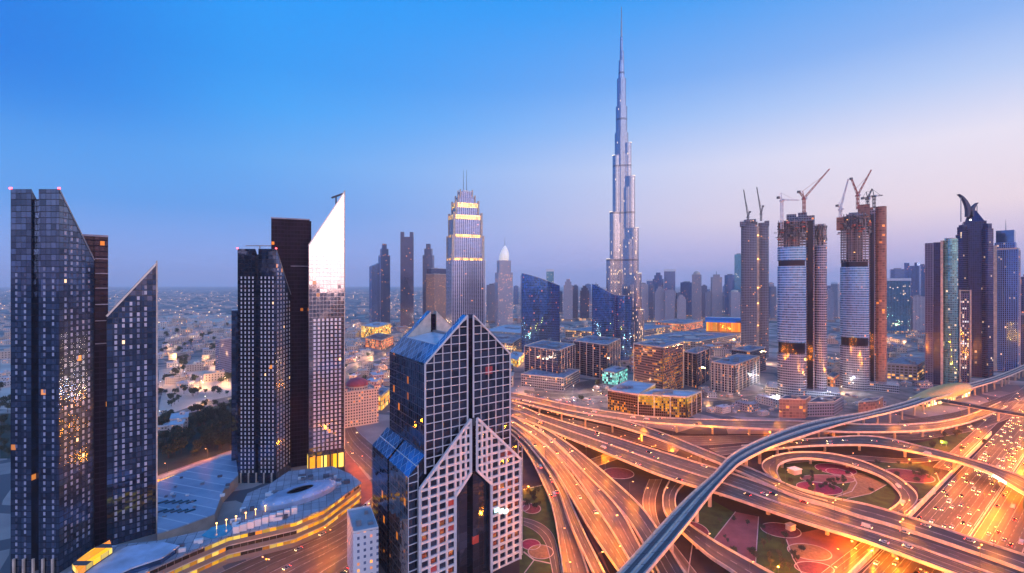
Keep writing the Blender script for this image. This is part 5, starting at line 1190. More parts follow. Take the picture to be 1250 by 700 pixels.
FA['mall_o'] = facade('orange lit mall', (.5, .3, .2), (.3, .15, .08), 6, 6, .3, .3, .8, [(0, '#ff6a2a'), (.6, '#ff9a50'), (1, '#ffd0a0')], 1.2, clump=False)
block('small yellow lit hall in the old quarter right of the peach winged tower', (441, 412), (460, 415), (477, 409), 400, 'mall_y', 'roof_pale', cat='mall', name='mall_hall', units=3)
block('orange lit arcade hall in front of the small yellow lit hall', (446, 424), (466, 428), (480, 421), 416, 'mall_o', 'red_tiles', cat='mall', name='mall_hall', units=3)
block('amber lit street block beside the maroon domed apartment block', (455, 500), (466, 502), (476, 492), 484, 'mall_y', 'roof', cat='mall', name='mall_hall', units=3)
block('long amber lit market row right of the foot of the tallest spire', (800, 402), (835, 405), (858, 400), 396, 'mall_o', 'roof', cat='mall', name='mall_hall', units=4)
block('pale yellow lit terrace row right of the grid tower roof', (618, 446), (632, 449), (640, 440), 440, 'mall_y', 'roof_pale', cat='mall', name='mall_hall', units=2)
block('low amber lit hall between the two curved unfinished towers', (1009, 472), (1018, 474), (1025, 468), 462, 'mall_o', 'roof', cat='mall', name='mall_hall', units=2)
# golden hall with a blue curved roof
gh = facing(862, 906, 1420, 50, 0); root = thing('golden_hall', 'orange lit long hall with a blue curved roof left of the brown netted tower', 'hall', (*cen(gh), 0))
b = MB(); b.prism(gh, 0, zt(394, 1420), top=False); part('wall', b, facade('orange hall', (.5, .25, .08), (.4, .2, .05), 6, 30, .12, .1, 1, [(0, '#ff6a10'), (1, '#ffa030')], 1.1, clump=False), root)
b = MB()
for i in range(8):
    a0, a1 = math.pi*i/8, math.pi*(i+1)/8; z0_ = zt(394, 1420)
    pr = [lerp2(lerp2(gh[0], gh[3], .5-.5*math.cos(a)), lerp2(gh[1], gh[2], .5-.5*math.cos(a)), k) for a, k in ((a0, -.03), (a0, 1.03), (a1, 1.03), (a1, -.03))]
    zs4 = [z0_ + 14*math.sin(a) for a in (a0, a0, a1, a1)]; b.face([(*p, q_) for p, q_ in zip(pr, zs4)])
part('curved_roof', b, M['glass_blue'], root)

# ------------------------------------------------------------------ skyline towers
FA['sk_blue'] = facade('skyline blue', (.16, .22, .36), (.12, .22, .42), 4, 4, .25, .25, .02, WARM, 1.1, gm=.8)
FA['sk_pale'] = facade('skyline pale', (.46, .43, .48), (.18, .2, .3), 4, 4, .42, .35, .02, WARM, 1.3, gm=.6)
FA['sk_grey'] = facade('skyline grey', (.28, .27, .34), (.10, .13, .22), 4, 4, .3, .3, .02, WARM, 1.3, gm=.7)
FA['sk_beige'] = facade('skyline beige', (.46, .41, .44), (.15, .16, .22), 4, 4, .42, .4, .025, WARM, 1.3, gm=.5)
FA['sk_teal'] = facade('skyline teal', (.10, .26, .36), (.10, .34, .48), 4, 4, .2, .25, .04, COOL, 1.2, gm=.8)
FA['sk_dark'] = facade('skyline dark', (.08, .09, .16), (.07, .10, .22), 4, 4, .25, .25, .025, WARM, 1.3, gm=.8)
def tower(label, x0, x1, yt, Y, style, crown='flat', rot=None, cat='tower'):
    rot = rnd.uniform(-24, 24) if rot is None else rot; W = (x1-x0)*Y/F; a = abs(R(rot)); wd = W/(math.cos(a) + .75*math.sin(a)); dpt = wd*.75
    xc = at((x0+x1)/2, Y); va = math.atan2(Y, xc) - math.pi/2; fp = rect(xc, Y, wd, dpt, va + R(rot)); zt_ = zt(yt, Y); root = thing('tower', label, cat, (xc, Y, 0))
    hgt = {'flat': 1, 'step': .86, 'spire': .88, 'dome': .93, 'slant': .93, 'cap': .955, 'twin': .95}[crown]*zt_
    b = MB(); b.prism(fp, 0, [hgt, hgt*1.06, hgt*1.06, hgt] if crown == 'slant' else hgt); part('shaft', b, FA[style], root)
    if crown == 'flat': b = MB(); b.prism(scaled(fp, .5), hgt+.02, hgt+5); part('plant_room', b, M['roof'], root)
    if crown == 'step':
        b = MB(); b.prism(scaled(fp, .72), hgt+.02, zt_*.94); part('setback', b, FA[style], root); b = MB(); b.prism(scaled(fp, .42), zt_*.94+.02, zt_); part('crown', b, FA[style], root)
    if crown == 'spire':
        b = MB(); b.prism(scaled(fp, .6), hgt+.02, zt_*.93); part('setback', b, FA[style], root); b = MB(); b.tube((xc, Y, zt_*.93), (xc, Y, zt_), wd*.06, wd*.015, 6); part('spire', b, M['metal'], root)
    if crown == 'dome':
        b = MB(); prev = None
        for k in range(5):
            th = R(22*k); e = ellipse(xc, Y, wd*.42*math.cos(th), wd*.42*math.cos(th), 12); hh = hgt + (zt_-hgt)*math.sin(th)
            if prev:
                for i in range(12): j = (i+1) % 12; b.face([(*prev[0][i], prev[1]), (*prev[0][j], prev[1]), (*e[j], hh), (*e[i], hh)])
            prev = (e, hh)
        part('dome', b, M['pale_concrete'], root)
    if crown == 'cap': b = MB(); b.prism(scaled(fp, 1.04), hgt+.02, zt_); part('cap', b, M['white'], root)
    if crown == 'twin':
        for k in (0, 1): q_ = lerp2(cen(fp), fp[k], .7); b = MB(); b.prism(rect(*q_, wd*.25, wd*.25), hgt+.02, zt_); part('turret', b, FA[style], root)
    b = MB(); b.prism(scaled(fp, 1.5), 0, 10); part('podium', b, FA['mall'], root)
SKY = [
 ('short blue tower leftmost of the loose group right of the peach winged tower', 451, 463, 320, 1900, 'sk_blue', 'slant'),
 ('taller grey blue tower second from left in the loose group behind the peach wing', 462, 476, 298, 1950, 'sk_blue', 'step'),
 ('dark slim tower with a ragged top, tallest left of the twin antenna tower', 489, 505, 284, 1850, 'sk_dark', 'twin'),
 ('slim grey tower partly behind the beige apartment slab', 516, 530, 298, 2000, 'sk_grey', 'step'),
 ('pale low tower just right of the twin antenna tower', 594, 607, 348, 2150, 'sk_pale', 'flat'),
 ('teal slim tower peeping above the slanted blue tower', 667, 676, 329, 2300, 'sk_teal', 'cap'),
 ('pale tower with flat top right of the slanted blue tower', 688, 699, 341, 2250, 'sk_pale', 'step'),
 ('small grey tower between the slanted blue tower and the spire', 699, 706, 349, 2350, 'sk_grey', 'flat'),
 ('dark blue tower third left of the tallest spire', 708, 719, 349, 2300, 'sk_dark', 'step'),
 ('grey tower close left of the tallest spire', 723, 732, 344, 2280, 'sk_grey', 'spire'),
 ('pale slim tower right beside the tallest spire', 780, 791, 347, 2200, 'sk_pale', 'flat'),
 ('narrow dark tower second right of the tallest spire', 792, 799, 349, 2300, 'sk_grey', 'flat'),
 ('blue tower with stepped top behind the pale ones right of the spire', 797, 810, 333, 2500, 'sk_blue', 'step'),
 ('pale tower in front of the stepped blue one right of the spire', 800, 812, 350, 2150, 'sk_pale', 'step'),
 ('blue tower with a white lit cap right of the spire', 811, 824, 329, 2450, 'sk_blue', 'cap'),
 ('pale tower in front of the white capped blue tower', 812, 825, 355, 2120, 'sk_pale', 'flat'),
 ('pale narrow tower right of the white capped group', 826, 837, 360, 2100, 'sk_pale', 'step'),
 ('broad blue tower left of the crowned pale tower', 831, 846, 345, 2550, 'sk_blue', 'flat'),
 ('pale tower with an openwork crown, tallest midway between spire and cranes', 845, 856, 331, 2200, 'sk_beige', 'dome'),
 ('grey tower close right of the crowned pale tower', 856, 863, 349, 2400, 'sk_grey', 'flat'),
 ('pale low tower squeezed between two beige crowned towers', 861, 869, 357, 2300, 'sk_pale', 'flat'),
 ('beige tower with a pointed crown left of the brown netted tower', 868, 881, 331, 2180, 'sk_beige', 'spire'),
 ('blue slab behind the white tower left of the brown netted tower', 885, 897, 336, 2600, 'sk_blue', 'flat'),
 ('bright teal tower rising directly behind the brown netted tower', 897, 906, 311, 2350, 'sk_teal', 'flat'),
 ('white tower with a domed top just left of the brown netted tower', 890, 903, 354, 2100, 'sk_pale', 'dome'),
 ('grey tower glimpsed right of the brown netted tower', 939, 947, 350, 2300, 'sk_grey', 'flat'),
 ('pale tower in the gap between the two glass curved unfinished towers, left one', 1009, 1017, 352, 2200, 'sk_pale', 'step'),
 ('beige tower in the gap between the two glass curved unfinished towers, right one', 1015, 1024, 345, 2400, 'sk_beige', 'cap'),
 ('green edged teal block right of the orange wrapped tower', 1082, 1108, 340, 1700, 'sk_teal', 'cap'),
 ('small blue tower behind the green edged teal block', 1088, 1103, 329, 2300, 'sk_blue', 'flat'),
 ('blue twin topped tower left of the maroon sided tower', 1106, 1122, 321, 1950, 'sk_blue', 'twin'),
 ('narrow blue tower touching the maroon sided tower', 1122, 1130, 324, 2100, 'sk_blue', 'flat'),
 ('low pale tower in front of the blue twin topped tower', 1112, 1127, 362, 1700, 'sk_pale', 'flat'),
 ('teal sliver of a tower between the green curved front and the horned tower', 1168, 1174, 330, 1500, 'sk_teal', 'flat'),
 ('dark tower cut by the right edge of the photo', 1247, 1262, 338, 1100, 'sk_dark', 'flat'),
 ('low maroon block between the blue gridded tower and the right edge', 1243, 1258, 385, 1000, 'maroon_wall', 'flat'),
]
for s_ in SKY: tower(*s_)
GAPS = [(646, 'sk_pale'), (657, 'sk_blue'), (701, 'sk_pale'), (718, 'sk_blue'), (785, 'sk_pale'), (793, 'sk_blue'), (803, 'sk_dark'), (819, 'sk_blue'), (834, 'sk_blue'), (847, 'sk_grey'), (862, 'sk_blue'), (872, 'sk_pale'), (887, 'sk_blue'), (1085, 'sk_blue'), (1104, 'sk_dark'), (1111, 'sk_pale'), (1015, 'sk_dark'), (941, 'sk_pale'), (605, 'sk_pale'), (1120, 'sk_blue'), (642, 'sk_blue'), (652, 'sk_grey'), (684, 'sk_dark'), (735, 'sk_pale'), (789, 'sk_blue'), (806, 'sk_grey'), (822, 'sk_dark'), (838, 'sk_pale'), (851, 'sk_blue'), (866, 'sk_pale'), (875, 'sk_blue'), (884, 'sk_grey'), (893, 'sk_dark'), (944, 'sk_blue'), (1012, 'sk_blue'), (1021, 'sk_grey'), (1092, 'sk_pale'), (1099, 'sk_grey'), (1117, 'sk_grey'), (1172, 'sk_blue'), (1205, 'sk_blue'), (599, 'sk_grey'), (630, 'sk_blue'), (1248, 'sk_blue'),
        (661, 'sk_pale'), (694, 'sk_blue'), (713, 'sk_pale'), (727, 'sk_blue'), (782, 'sk_dark'), (797, 'sk_pale'), (816, 'sk_pale'), (829, 'sk_grey'), (843, 'sk_dark'), (858, 'sk_pale'), (879, 'sk_grey'), (899, 'sk_pale')]
for i, (px, st_) in enumerate(GAPS):
    Y = rnd.uniform(2700, 4200); wd = rnd.uniform(5, 9); yt = rnd.uniform(346, 366) if i > 23 else rnd.uniform(340, 358)
    tower('hazy small tower far back in the skyline seen through a gap between nearer towers', px-wd/2, px+wd/2, yt, Y, st_, rnd.choice(['flat', 'flat', 'step', 'cap']))
    C.objects[-1]
for o in C.objects:
    if o.get('label', '').startswith('hazy small tower'): o['group'] = 'hazy towers far back in the skyline'
# ------------------------------------------------------------------ where there is still room on the ground
bpy.context.view_layer.update()
OCC = set(); CELL = 8.0
def mark(x0, x1, y0, y1):
    for i in range(int(x0//CELL), int(x1//CELL)+1):
        for j in range(int(y0//CELL), int(y1//CELL)+1): OCC.add((i, j))
for o in list(C.objects):
    if o.type != 'MESH' or o.get('kind') == 'structure': continue
    q = o
    while q.parent: q = q.parent
    if q.name.startswith(('flyover', 'metro_viaduct', 'footbridge', 'light_strip', 'sign_panel', 'median', 'retaining', 'flower')): continue
    off = wloc(o); xs_ = [v.co.x for v in o.data.vertices]; ys_ = [v.co.y for v in o.data.vertices]
    if xs_ and max(xs_)-min(xs_) < 260: mark(min(xs_)+off.x-3, max(xs_)+off.x+3, min(ys_)+off.y-3, max(ys_)+off.y+3)
for r in ROADS.values():
    for a, b_ in zip(r.L, r.R):
        for k in range(0, 9): p = a.lerp(b_, k/8); mark(p.x-2, p.x+2, p.y-2, p.y+2)
def free(x_, y_, rad):
    return not any((i, j) in OCC for i in range(int((x_-rad)//CELL), int((x_+rad)//CELL)+1) for j in range(int((y_-rad)//CELL), int((y_+rad)//CELL)+1))

# ------------------------------------------------------------------ low houses and halls
FA['house_w'] = facade('white house', (.56, .49, .45), (.10, .10, .14), 3.5, 3.4, .6, .55, .16, WARM, 1.5, gm=.3, fr=.85)
FA['house_s'] = facade('sand house', (.52, .40, .33), (.10, .09, .11), 3.5, 3.4, .6, .55, .18, WARM, 1.5, gm=.3, fr=.85)
FA['house_r'] = facade('rose house', (.50, .32, .28), (.10, .09, .11), 3.5, 3.4, .58, .5, .3, WARM, 1.8, gm=.3, fr=.85)
FA['house_g'] = facade('grey house', (.34, .31, .35), (.08, .09, .14), 3.5, 3.4, .5, .5, .22, WARM, 1.6, gm=.4, fr=.8)
def house_proto(wd, dp, ht, mat, roof, style):
    r_ = thing('low_house', None, 'house'); C.objects.unlink(r_); C.objects.link(r_)
    b = MB(); b.prism(rect(0, 0, wd, dp), -.5, ht)
    if style: b.prism(rect(wd*.55, dp*.1, wd*.5, dp*.7), -.5, ht*.6)
    part('wall', b, FA[mat], r_)
    b = MB(); b.prism(rect(0, 0, wd*1.03, dp*1.03), ht+.01, ht+.7, bottom=True); part('roof', b, M[roof], r_)
    b = MB(); b.prism(rect(wd*.2, -dp*.15, wd*.3, dp*.3), ht+.72, ht+3.2); part('stair_hut', b, FA[mat], r_)
    return r_
PROTO = {}
for key, mat, roof in (('white', 'house_w', 'roof_pale'), ('sand', 'house_s', 'sand'), ('rose', 'house_r', 'roof_pale'), ('grey', 'house_g', 'roof')):
    PROTO[key] = [house_proto(14, 11, 7, mat, roof, 0), house_proto(18, 12, 9, mat, roof, 1), house_proto(24, 15, 11, mat, roof, 1)]
M['red_roof'] = plain('red roof', (.34, .09, .07), .7)
REG = [ # pixel box, how many, size, kinds, where
 ((194, 284, 392, 412), 34, 1.5, ('white', 'sand'), 'far out between the two dark left towers'),
 ((194, 284, 412, 440), 34, 1.15, ('white', 'sand', 'grey'), 'beyond the sand lot between the two dark left towers'),
 ((194, 282, 440, 475), 9, 1.0, ('white', 'sand'), 'beside the pale sand lot left of the grey slab block'),
 ((0, 13, 392, 480), 12, 1.2, ('white', 'sand'), 'left of the far left tower at the photo edge'),
 ((194, 222, 500, 528), 4, 1.3, ('white',), 'among the dark trees behind the car park roof'),
 ((420, 462, 395, 440), 40, 1.1, ('rose', 'sand', 'white'), 'in the quarter right of the peach wing'),
 ((462, 520, 392, 440), 52, 1.1, ('rose', 'sand', 'grey'), 'behind the blue roof of the grid tower'),
 ((420, 474, 440, 500), 26, 1.0, ('rose', 'sand'), 'around the maroon domed apartment block'),
 ((560, 640, 392, 470), 50, 1.35, ('grey', 'sand', 'rose'), 'between the grid tower and the slanted blue tower'),
 ((684, 775, 392, 470), 54, 1.3, ('grey', 'white', 'sand'), 'around the foot of the blue glass sails'),
 ((775, 905, 395, 470), 64, 1.35, ('grey', 'sand', 'rose'), 'among the offices behind the brown glass box'),
 ((860, 950, 478, 506), 12, .8, ('white', 'grey'), 'on the building site before the brown netted tower'),
 ((1008, 1130, 395, 500), 50, 1.25, ('grey', 'rose', 'sand'), 'between the orange wrapped and maroon sided towers'),
 ((1165, 1250, 415, 465), 14, 1.0, ('grey', 'sand'), 'at the feet of the towers on the right edge'),
]
nh = 0; SPOTS = []
for (x0, x1, y0, y1), cnt, sz, kinds, where in REG:
    for _ in range(cnt):
        for _try in range(25):
            px, py = rnd.uniform(x0, x1), y0 + (y1-y0)*rnd.random()**.8; p = gp(px, py, 0); s = sz*rnd.uniform(.8, 1.35); 
            if free(p.x, p.y, 10*s): break
        else: continue
        kd = rnd.choice(kinds); pr = rnd.choice(PROTO[kd])
        SPOTS.append((s/p.y, pr, p, rnd.choice((0, R(28), R(90), R(118))) + rnd.uniform(-.1, .1), 'low %s %s' % ({'white': 'white flat roofed house', 'sand': 'sand coloured house', 'rose': 'rose brown lit house', 'grey': 'grey flat roofed building'}[kd], where),
            '%s houses %s' % (kd, where), s))
        mark(p.x-8*s, p.x+8*s, p.y-7*s, p.y+7*s); nh += 1
for (x0, x1, y0, y1), cnt, wh in (((852, 985, 476, 507), 34, 'on the building site left of the middle unfinished tower'), ((1000, 1125, 468, 503), 30, 'on the building site around the orange wrapped tower'), ((645, 765, 472, 494), 26, 'on the lots between the dark offices and the northern flyover')):
    for _ in range(cnt):
        for _t in range(20):
            p = gp(rnd.uniform(x0, x1), rnd.uniform(y0, y1), 0); s = rnd.uniform(.3, .6)
            if free(p.x, p.y, 4.5): break
        else: continue
        kd = rnd.choice(('white', 'grey', 'rose')); h_ = dup(rnd.choice(PROTO[kd]), p, rnd.choice((R(20), R(110))), '%s site hut %s' % ({'white': 'white', 'grey': 'grey', 'rose': 'rust coloured'}[kd], wh), '%s huts %s' % (kd, wh), s); h_.name = 'site_hut'; h_['category'] = 'hut'
        mark(p.x-8*s, p.x+8*s, p.y-7*s, p.y+7*s)
SPOTS.sort(key=lambda a: -a[0])
for a in SPOTS[:295]: dup(*a[1:])
b = MB()
for a in SPOTS[295:]: b.prism(rect(a[2].x, a[2].y, 16*a[6], 12*a[6], a[3]), -.5, 8*a[6])
if b.f: solo('low_city', b, FA['house_w'], 'smallest far low houses of the city behind the nearer ones', 'houses', None, 'stuff')
for L_ in PROTO.values():
    for pr in L_:
        for ch in list(pr.children): bpy.data.objects.remove(ch)
        bpy.data.objects.remove(pr)
# a lit white curved pavilion among the trees at left
e = gp(205, 522, 0); root = thing('garden_pavilion', 'white curved pavilion among dark trees behind the car park roof', 'pavilion', e)
b = MB(); b.prism(ellipse(e.x, e.y, 17, 13, 24, .3), 0, 5); part('wall', b, FA['house_w'], root)
b = MB(); b.prism(ellipse(e.x, e.y, 19, 15, 24, .3), 5.02, 6.2, bottom=True); part('roof', b, M['white'], root)

# far-off city: reads as one mass
b = MB(); lt = MB()
for _ in range(4200):
    Y = 1500 * (9 ** rnd.random()); px = rnd.uniform(-40, 1290)
    if Y < 2400 and px > 440: Y *= 2
    x_ = at(px, Y)
    if Y < 2700 and not free(x_, Y, 14): continue
    s = rnd.uniform(10, 30) * (1 + Y/6000); b.prism(rect(x_, Y, s, s*rnd.uniform(.5, 1), rnd.random()), 0, rnd.uniform(4, 11) * (1.5 if px > 430 and rnd.random() < .35 else 1))
    if rnd.random() < (.2 if px < 430 else .42): q_ = 1.2 + Y/3200; lt.box(x_+s*.6, Y-s*.6, 7, q_, q_, q_)
solo('distant_city', b, facade('distant houses', (.52, .44, .42), (.12, .11, .14), 5, 5, .5, .5, .12, WARM, 1.2, gm=.2, fr=.9), 'hazy far off low city spreading to the horizon', 'city', None, 'stuff')
solo('distant_lamps', lt, lamp_mat('distant lights', '#ffc27a', 5), 'warm specks of far off street lights spread over the hazy city', 'lights', None, 'stuff')

# ------------------------------------------------------------------ trees
M['leaf'] = plain('dark leaves', (.045, .058, .035), .9, var=.5, scale=.6); M['bark'] = plain('bark', (.09, .06, .045), .9)
def tree_proto(seed, ht, wd):
    q = random.Random(seed); r_ = thing('tree', None, 'tree')
    b = MB(); b.tube((0, 0, -.3), (0, 0, ht*.45), .28, .16, 7, False)
    for k in range(5):
        a = q.uniform(0, 6.3); b.tube((0, 0, ht*(.3+.03*k)), (math.cos(a)*wd*.3, math.sin(a)*wd*.3, ht*q.uniform(.55, .75)), .12, .04, 5, False)
    part('trunk', b, M['bark'], r_)
    b = MB(); cl = [(q.uniform(-.3, .3)*wd, q.uniform(-.3, .3)*wd, ht*q.uniform(.45, .85), wd*q.uniform(.16, .3)) for _ in range(9)]
    for _ in range(420):
        c = q.choice(cl); v = Vector((q.gauss(0, 1), q.gauss(0, 1), q.gauss(0, .8))).normalized() * c[3] * q.uniform(.55, 1.1); p = Vector(c[:3]) + v
        a = Vector((q.gauss(0, 1), q.gauss(0, 1), q.gauss(0, 1))).normalized(); e_ = a.orthogonal().normalized()*q.uniform(.25, .5); f = a.cross(e_).normalized()*q.uniform(.25, .5); b.face([p-e_-f, p+e_-f, p+e_+f, p-e_+f])
    part('crown', b, M['leaf'], r_); return r_
TP = [tree_proto(1, 9, 8), tree_proto(2, 11, 9), tree_proto(3, 7.5, 8.5), tree_proto(4, 10, 7)]
TREG = [((192, 286, 508, 560), 110, 1.15, 'dark bushy tree in the grove behind the car park roof', 'trees of the dark grove', 2),
        ((194, 284, 478, 508), 34, 1.0, 'dark tree along the far edge of the grove near the sand lot', 'trees at the far edge of the grove', 2),
        ((0, 14, 470, 560), 16, 1.1, 'dark tree left of the far left tower', 'trees left of the far left tower', 2),
        ((194, 284, 395, 470), 40, 1.6, 'small dark tree among the low white houses between the left towers', 'trees among the low houses at left', 3),
        ((420, 474, 425, 520), 18, 1.0, 'dark tree near the maroon domed apartment block', 'trees near the maroon dome', 3),
        ((640, 770, 440, 490), 26, 1.0, 'small tree around the dark office blocks behind the highway fan', 'trees around the dark offices', 3),
        ((640, 690, 596, 700), 14, .5, 'small shrub on the lawn beside the grid tower and the fan roads', 'shrubs beside the grid tower', 2),
        ((842, 980, 610, 700), 26, .45, 'small shrub on the lawn below the diagonal flyover', 'shrubs below the diagonal', 2),
        ((950, 1090, 562, 605), 26, .45, 'small shrub in the garden inside the loop ramp', 'shrubs inside the loop ramp', 2),
        ((1090, 1145, 564, 610), 14, .45, 'small shrub on the lawn between loop ramp and highway', 'shrubs between loop and highway', 2),
        ((1090, 1205, 505, 550), 12, .7, 'small tree on the verge below the golden station', 'trees below the station', 2)]
for (x0, x1, y0, y1), cnt, sz, lb, gr, rad in TREG:
    for _ in range(cnt):
        for _t in range(12):
            p = gp(rnd.uniform(x0, x1), rnd.uniform(y0, y1), 0)
            if free(p.x, p.y, rad): dup(rnd.choice(TP), p, rnd.uniform(0, 6), lb, gr, sz*rnd.uniform(.75, 1.3)); break
for pr in TP:
    for ch in list(pr.children): bpy.data.objects.remove(ch)
    bpy.data.objects.remove(pr)

# ------------------------------------------------------------------ street lamps
SODIUM = (1.0, .25, .006); WHITE = (1.0, .80, .62)
M['pole'] = plain('lamp pole', (.10, .10, .11), .5, .5); M['head_o'] = lamp_mat('orange lamp', '#ff9a38', 4); M['head_w'] = lamp_mat('white lamp', '#ffe6c8', 8)
def light_data(col, e, rad=.6):
    l = bpy.data.lights.new('lamp_light', 'POINT'); l.energy = e; l.color = col; l.shadow_soft_size = rad; return l
LD = {'road': light_data(SODIUM, 22000), 'hwy': light_data((1, .20, .003), 100000), 'city': light_data((1, .52, .20), 26000, 1), 'site': light_data((.9, .95, 1), 26000, 1), 'wall': light_data((1, .22, .01), 40000), 'under': light_data((1, .22, .01), 17000)}
def lamp_proto(ht, arms, head, ld):
    r_ = thing('street_lamp', None, 'street lamp'); b = MB(); b.tube((0, 0, -.3), (0, 0, ht), .17, .09, 7); part('pole', b, M['pole'], r_)
    for s in arms:
        b = MB(); b.beam((0, 0, ht-.1), (0, 2.4*s, ht+.25), .12); part('arm', b, M['pole'], r_)
        b = MB(); b.box(0, 2.7*s, ht+.12, .5, 1.1, .22); part('lamp_head', b, M[head], r_)
    l = bpy.data.objects.new('lamp_light', LD[ld]); C.objects.link(l); l.parent = r_; l.location = (0, 0 if len(arms) > 1 else 2.7*arms[0], ht - .6); return r_
LP = {'double': lamp_proto(13, (-1, 1), 'head_o', 'road'), 'single': lamp_proto(11, (1,), 'head_o', 'road'), 'hwy': lamp_proto(15, (-1, 1), 'head_o', 'hwy'), 'wall': lamp_proto(8, (1,), 'head_o', 'wall'), 'city': lamp_proto(10, (1,), 'head_w', 'city'), 'site': lamp_proto(16, (-1, 1), 'head_w', 'site')}
DECK = {}
for k_, r in ROADS.items():
    for i in range(len(r.L)-1):
        for e in range(3):
            a, b_ = r.L[i].lerp(r.L[i+1], e/3), r.R[i].lerp(r.R[i+1], e/3)
            for f_ in range(13):
                p = a.lerp(b_, -.1 + 1.2*f_/12); DECK.setdefault((int(p.x//5), int(p.y//5)), []).append((k_, p.z))
def clear_above(key, p, ht=17):
    for i in (-1, 0, 1):
        for j in (-1, 0, 1):
            for k_, z_ in DECK.get((int(p.x//5)+i, int(p.y//5)+j), ()):
                if k_ != key and p.z + 1 < z_ < p.z + ht: return False
    return True
def lamps(key, kind, step_, fr, label, s0=10, flip=0):
    r = ROADS[key]; s = s0
    while s < r.s[-1] - 4:
        p, a = pos_on(r, s, fr); px = PX + F*p.x/p.y
        if -30 < px < 1280 and p.y > 100 and clear_above(key, p): dup(LP[kind], p, a + flip, label, 'street lamps: ' + label)
        s += step_
for a_ in (('diagonal', 'double', 36, .5, 'twin arm street lamp on the middle line of the broad diagonal flyover'),
           ('ramp', 'single', 40, .02, 'single arm lamp along the upper edge of the flyover beside the diagonal'),
           ('north', 'single', 42, .02, 'single arm lamp along the northern flyover'),
           ('stripe', 'single', 40, .02, 'single arm lamp on the curved flyover with the green strip'),
           ('loop', 'single', 34, .98, 'single arm lamp on the oval loop ramp'),
           ('fan_a', 'single', 40, .98, 'single arm lamp along the rightmost dark fan road'),
           ('fan_b', 'single', 40, .0, 'single arm lamp between the two pale fan roads'),
           ('fan_c', 'single', 40, .02, 'single arm lamp along the middle fan road'),
           ('fan_d', 'single', 40, .5, 'single arm lamp on the narrow fan road second from left'),
           ('fan_e', 'single', 38, .03, 'single arm lamp on the leftmost fan road beside the lawn'),
           ('garden_ramp', 'single', 36, .97, 'single arm lamp on the ramp below the metro viaduct'),
           ('front', 'single', 40, .02, 'single arm lamp on the ground road below the golden station'),
           ('back_a', 'single', 44, .5, 'single arm lamp on the ground road under the northern flyover'),
           ('under_a', 'single', 40, .5, 'single arm lamp beneath the northern flyover near the fan'),
           ('avenue', 'double', 40, .45, 'twin arm lamp on the avenue in front of the yellow podium'),
           ('side_street', 'single', 45, .1, 'single arm lamp on the side street by the maroon domed block'),
           ('green_row', 'single', 40, .5, 'single arm lamp along the yellow arcade behind the car park'),
           ('city_b', 'city', 90, .5, 'white street lamp in the old quarter right of the peach winged tower'),
           ('city_c', 'city', 60, .5, 'white street lamp on the street in front of the dark offices'),
           ('city_d', 'city', 80, .5, 'white street lamp on the street behind the brown glass box'),
           ('city_a', 'city', 80, .5, 'white street lamp on the street along the sand lot'),
           ('under_b', 'single', 34, .5, 'single arm lamp on the orange ground road at the bottom right'),
           ('slip', 'single', 40, .9, 'single arm lamp on the slip road left of the metro viaduct')): lamps(*a_)
for i in range(22):
    p = P0 + Nn*31.2 + D*(-80 + 40*i)
    if clear_above('hwy', p): dup(LP['hwy'], p, math.atan2(D.y, D.x), 'tall twin arm lamp on the median barrier of the wide highway', 'median lamps of the wide highway')
for i in range(15):
    p = P0 + Nn*-8 + D*(-20 + 32*i)
    if clear_above('hwy', p, 10): dup(LP['wall'], p, math.atan2(D.y, D.x) + math.pi, 'single arm lamp beside the orange wall of the wide highway', 'lamps along the orange wall')
for (px, py, kd, lb) in ((700, 484, 'site', 'white flood lamp over the small court behind the northern flyover'), (724, 490, 'site', 'white flood lamp over the small court behind the northern flyover'), (1040, 480, 'site', 'white flood lamp at the foot of the orange wrapped tower'), (1012, 492, 'site', 'white flood lamp between the two curved unfinished towers'),
                         (1063, 474, 'site', 'white flood lamp at the foot of the orange wrapped tower'), (950, 497, 'site', 'white flood lamp at the foot of the middle unfinished tower'), (925, 470, 'site', 'white flood lamp beside the brown netted tower')):
    dup(LP[kd], gp(px, py, 0), 0, lb, lb)
for lbx, n_, (x0, x1, y0, y1) in (('white street lamp in the old quarter behind the blue roof of the grid tower', 26, (425, 530, 395, 470)), ('white street lamp among the halls between the grid tower and the spire', 26, (560, 760, 398, 465)),
                                  ('white street lamp among the offices behind the brown glass box', 26, (770, 940, 405, 470)), ('white street lamp on the lots left of the maroon sided tower', 14, (1010, 1130, 420, 490)), ('white street lamp in the low city between the left towers', 24, (194, 284, 395, 480))):
    for _ in range(n_):
        for _t in range(10):
            p = gp(rnd.uniform(x0, x1), rnd.uniform(y0, y1), 0)
            if free(p.x, p.y, 2): dup(LP['city'], p, rnd.uniform(0, 6), lbx, 'lamps: ' + lbx); break
for pr in LP.values():
    for ch in list(pr.children): bpy.data.objects.remove(ch)
    bpy.data.objects.remove(pr)

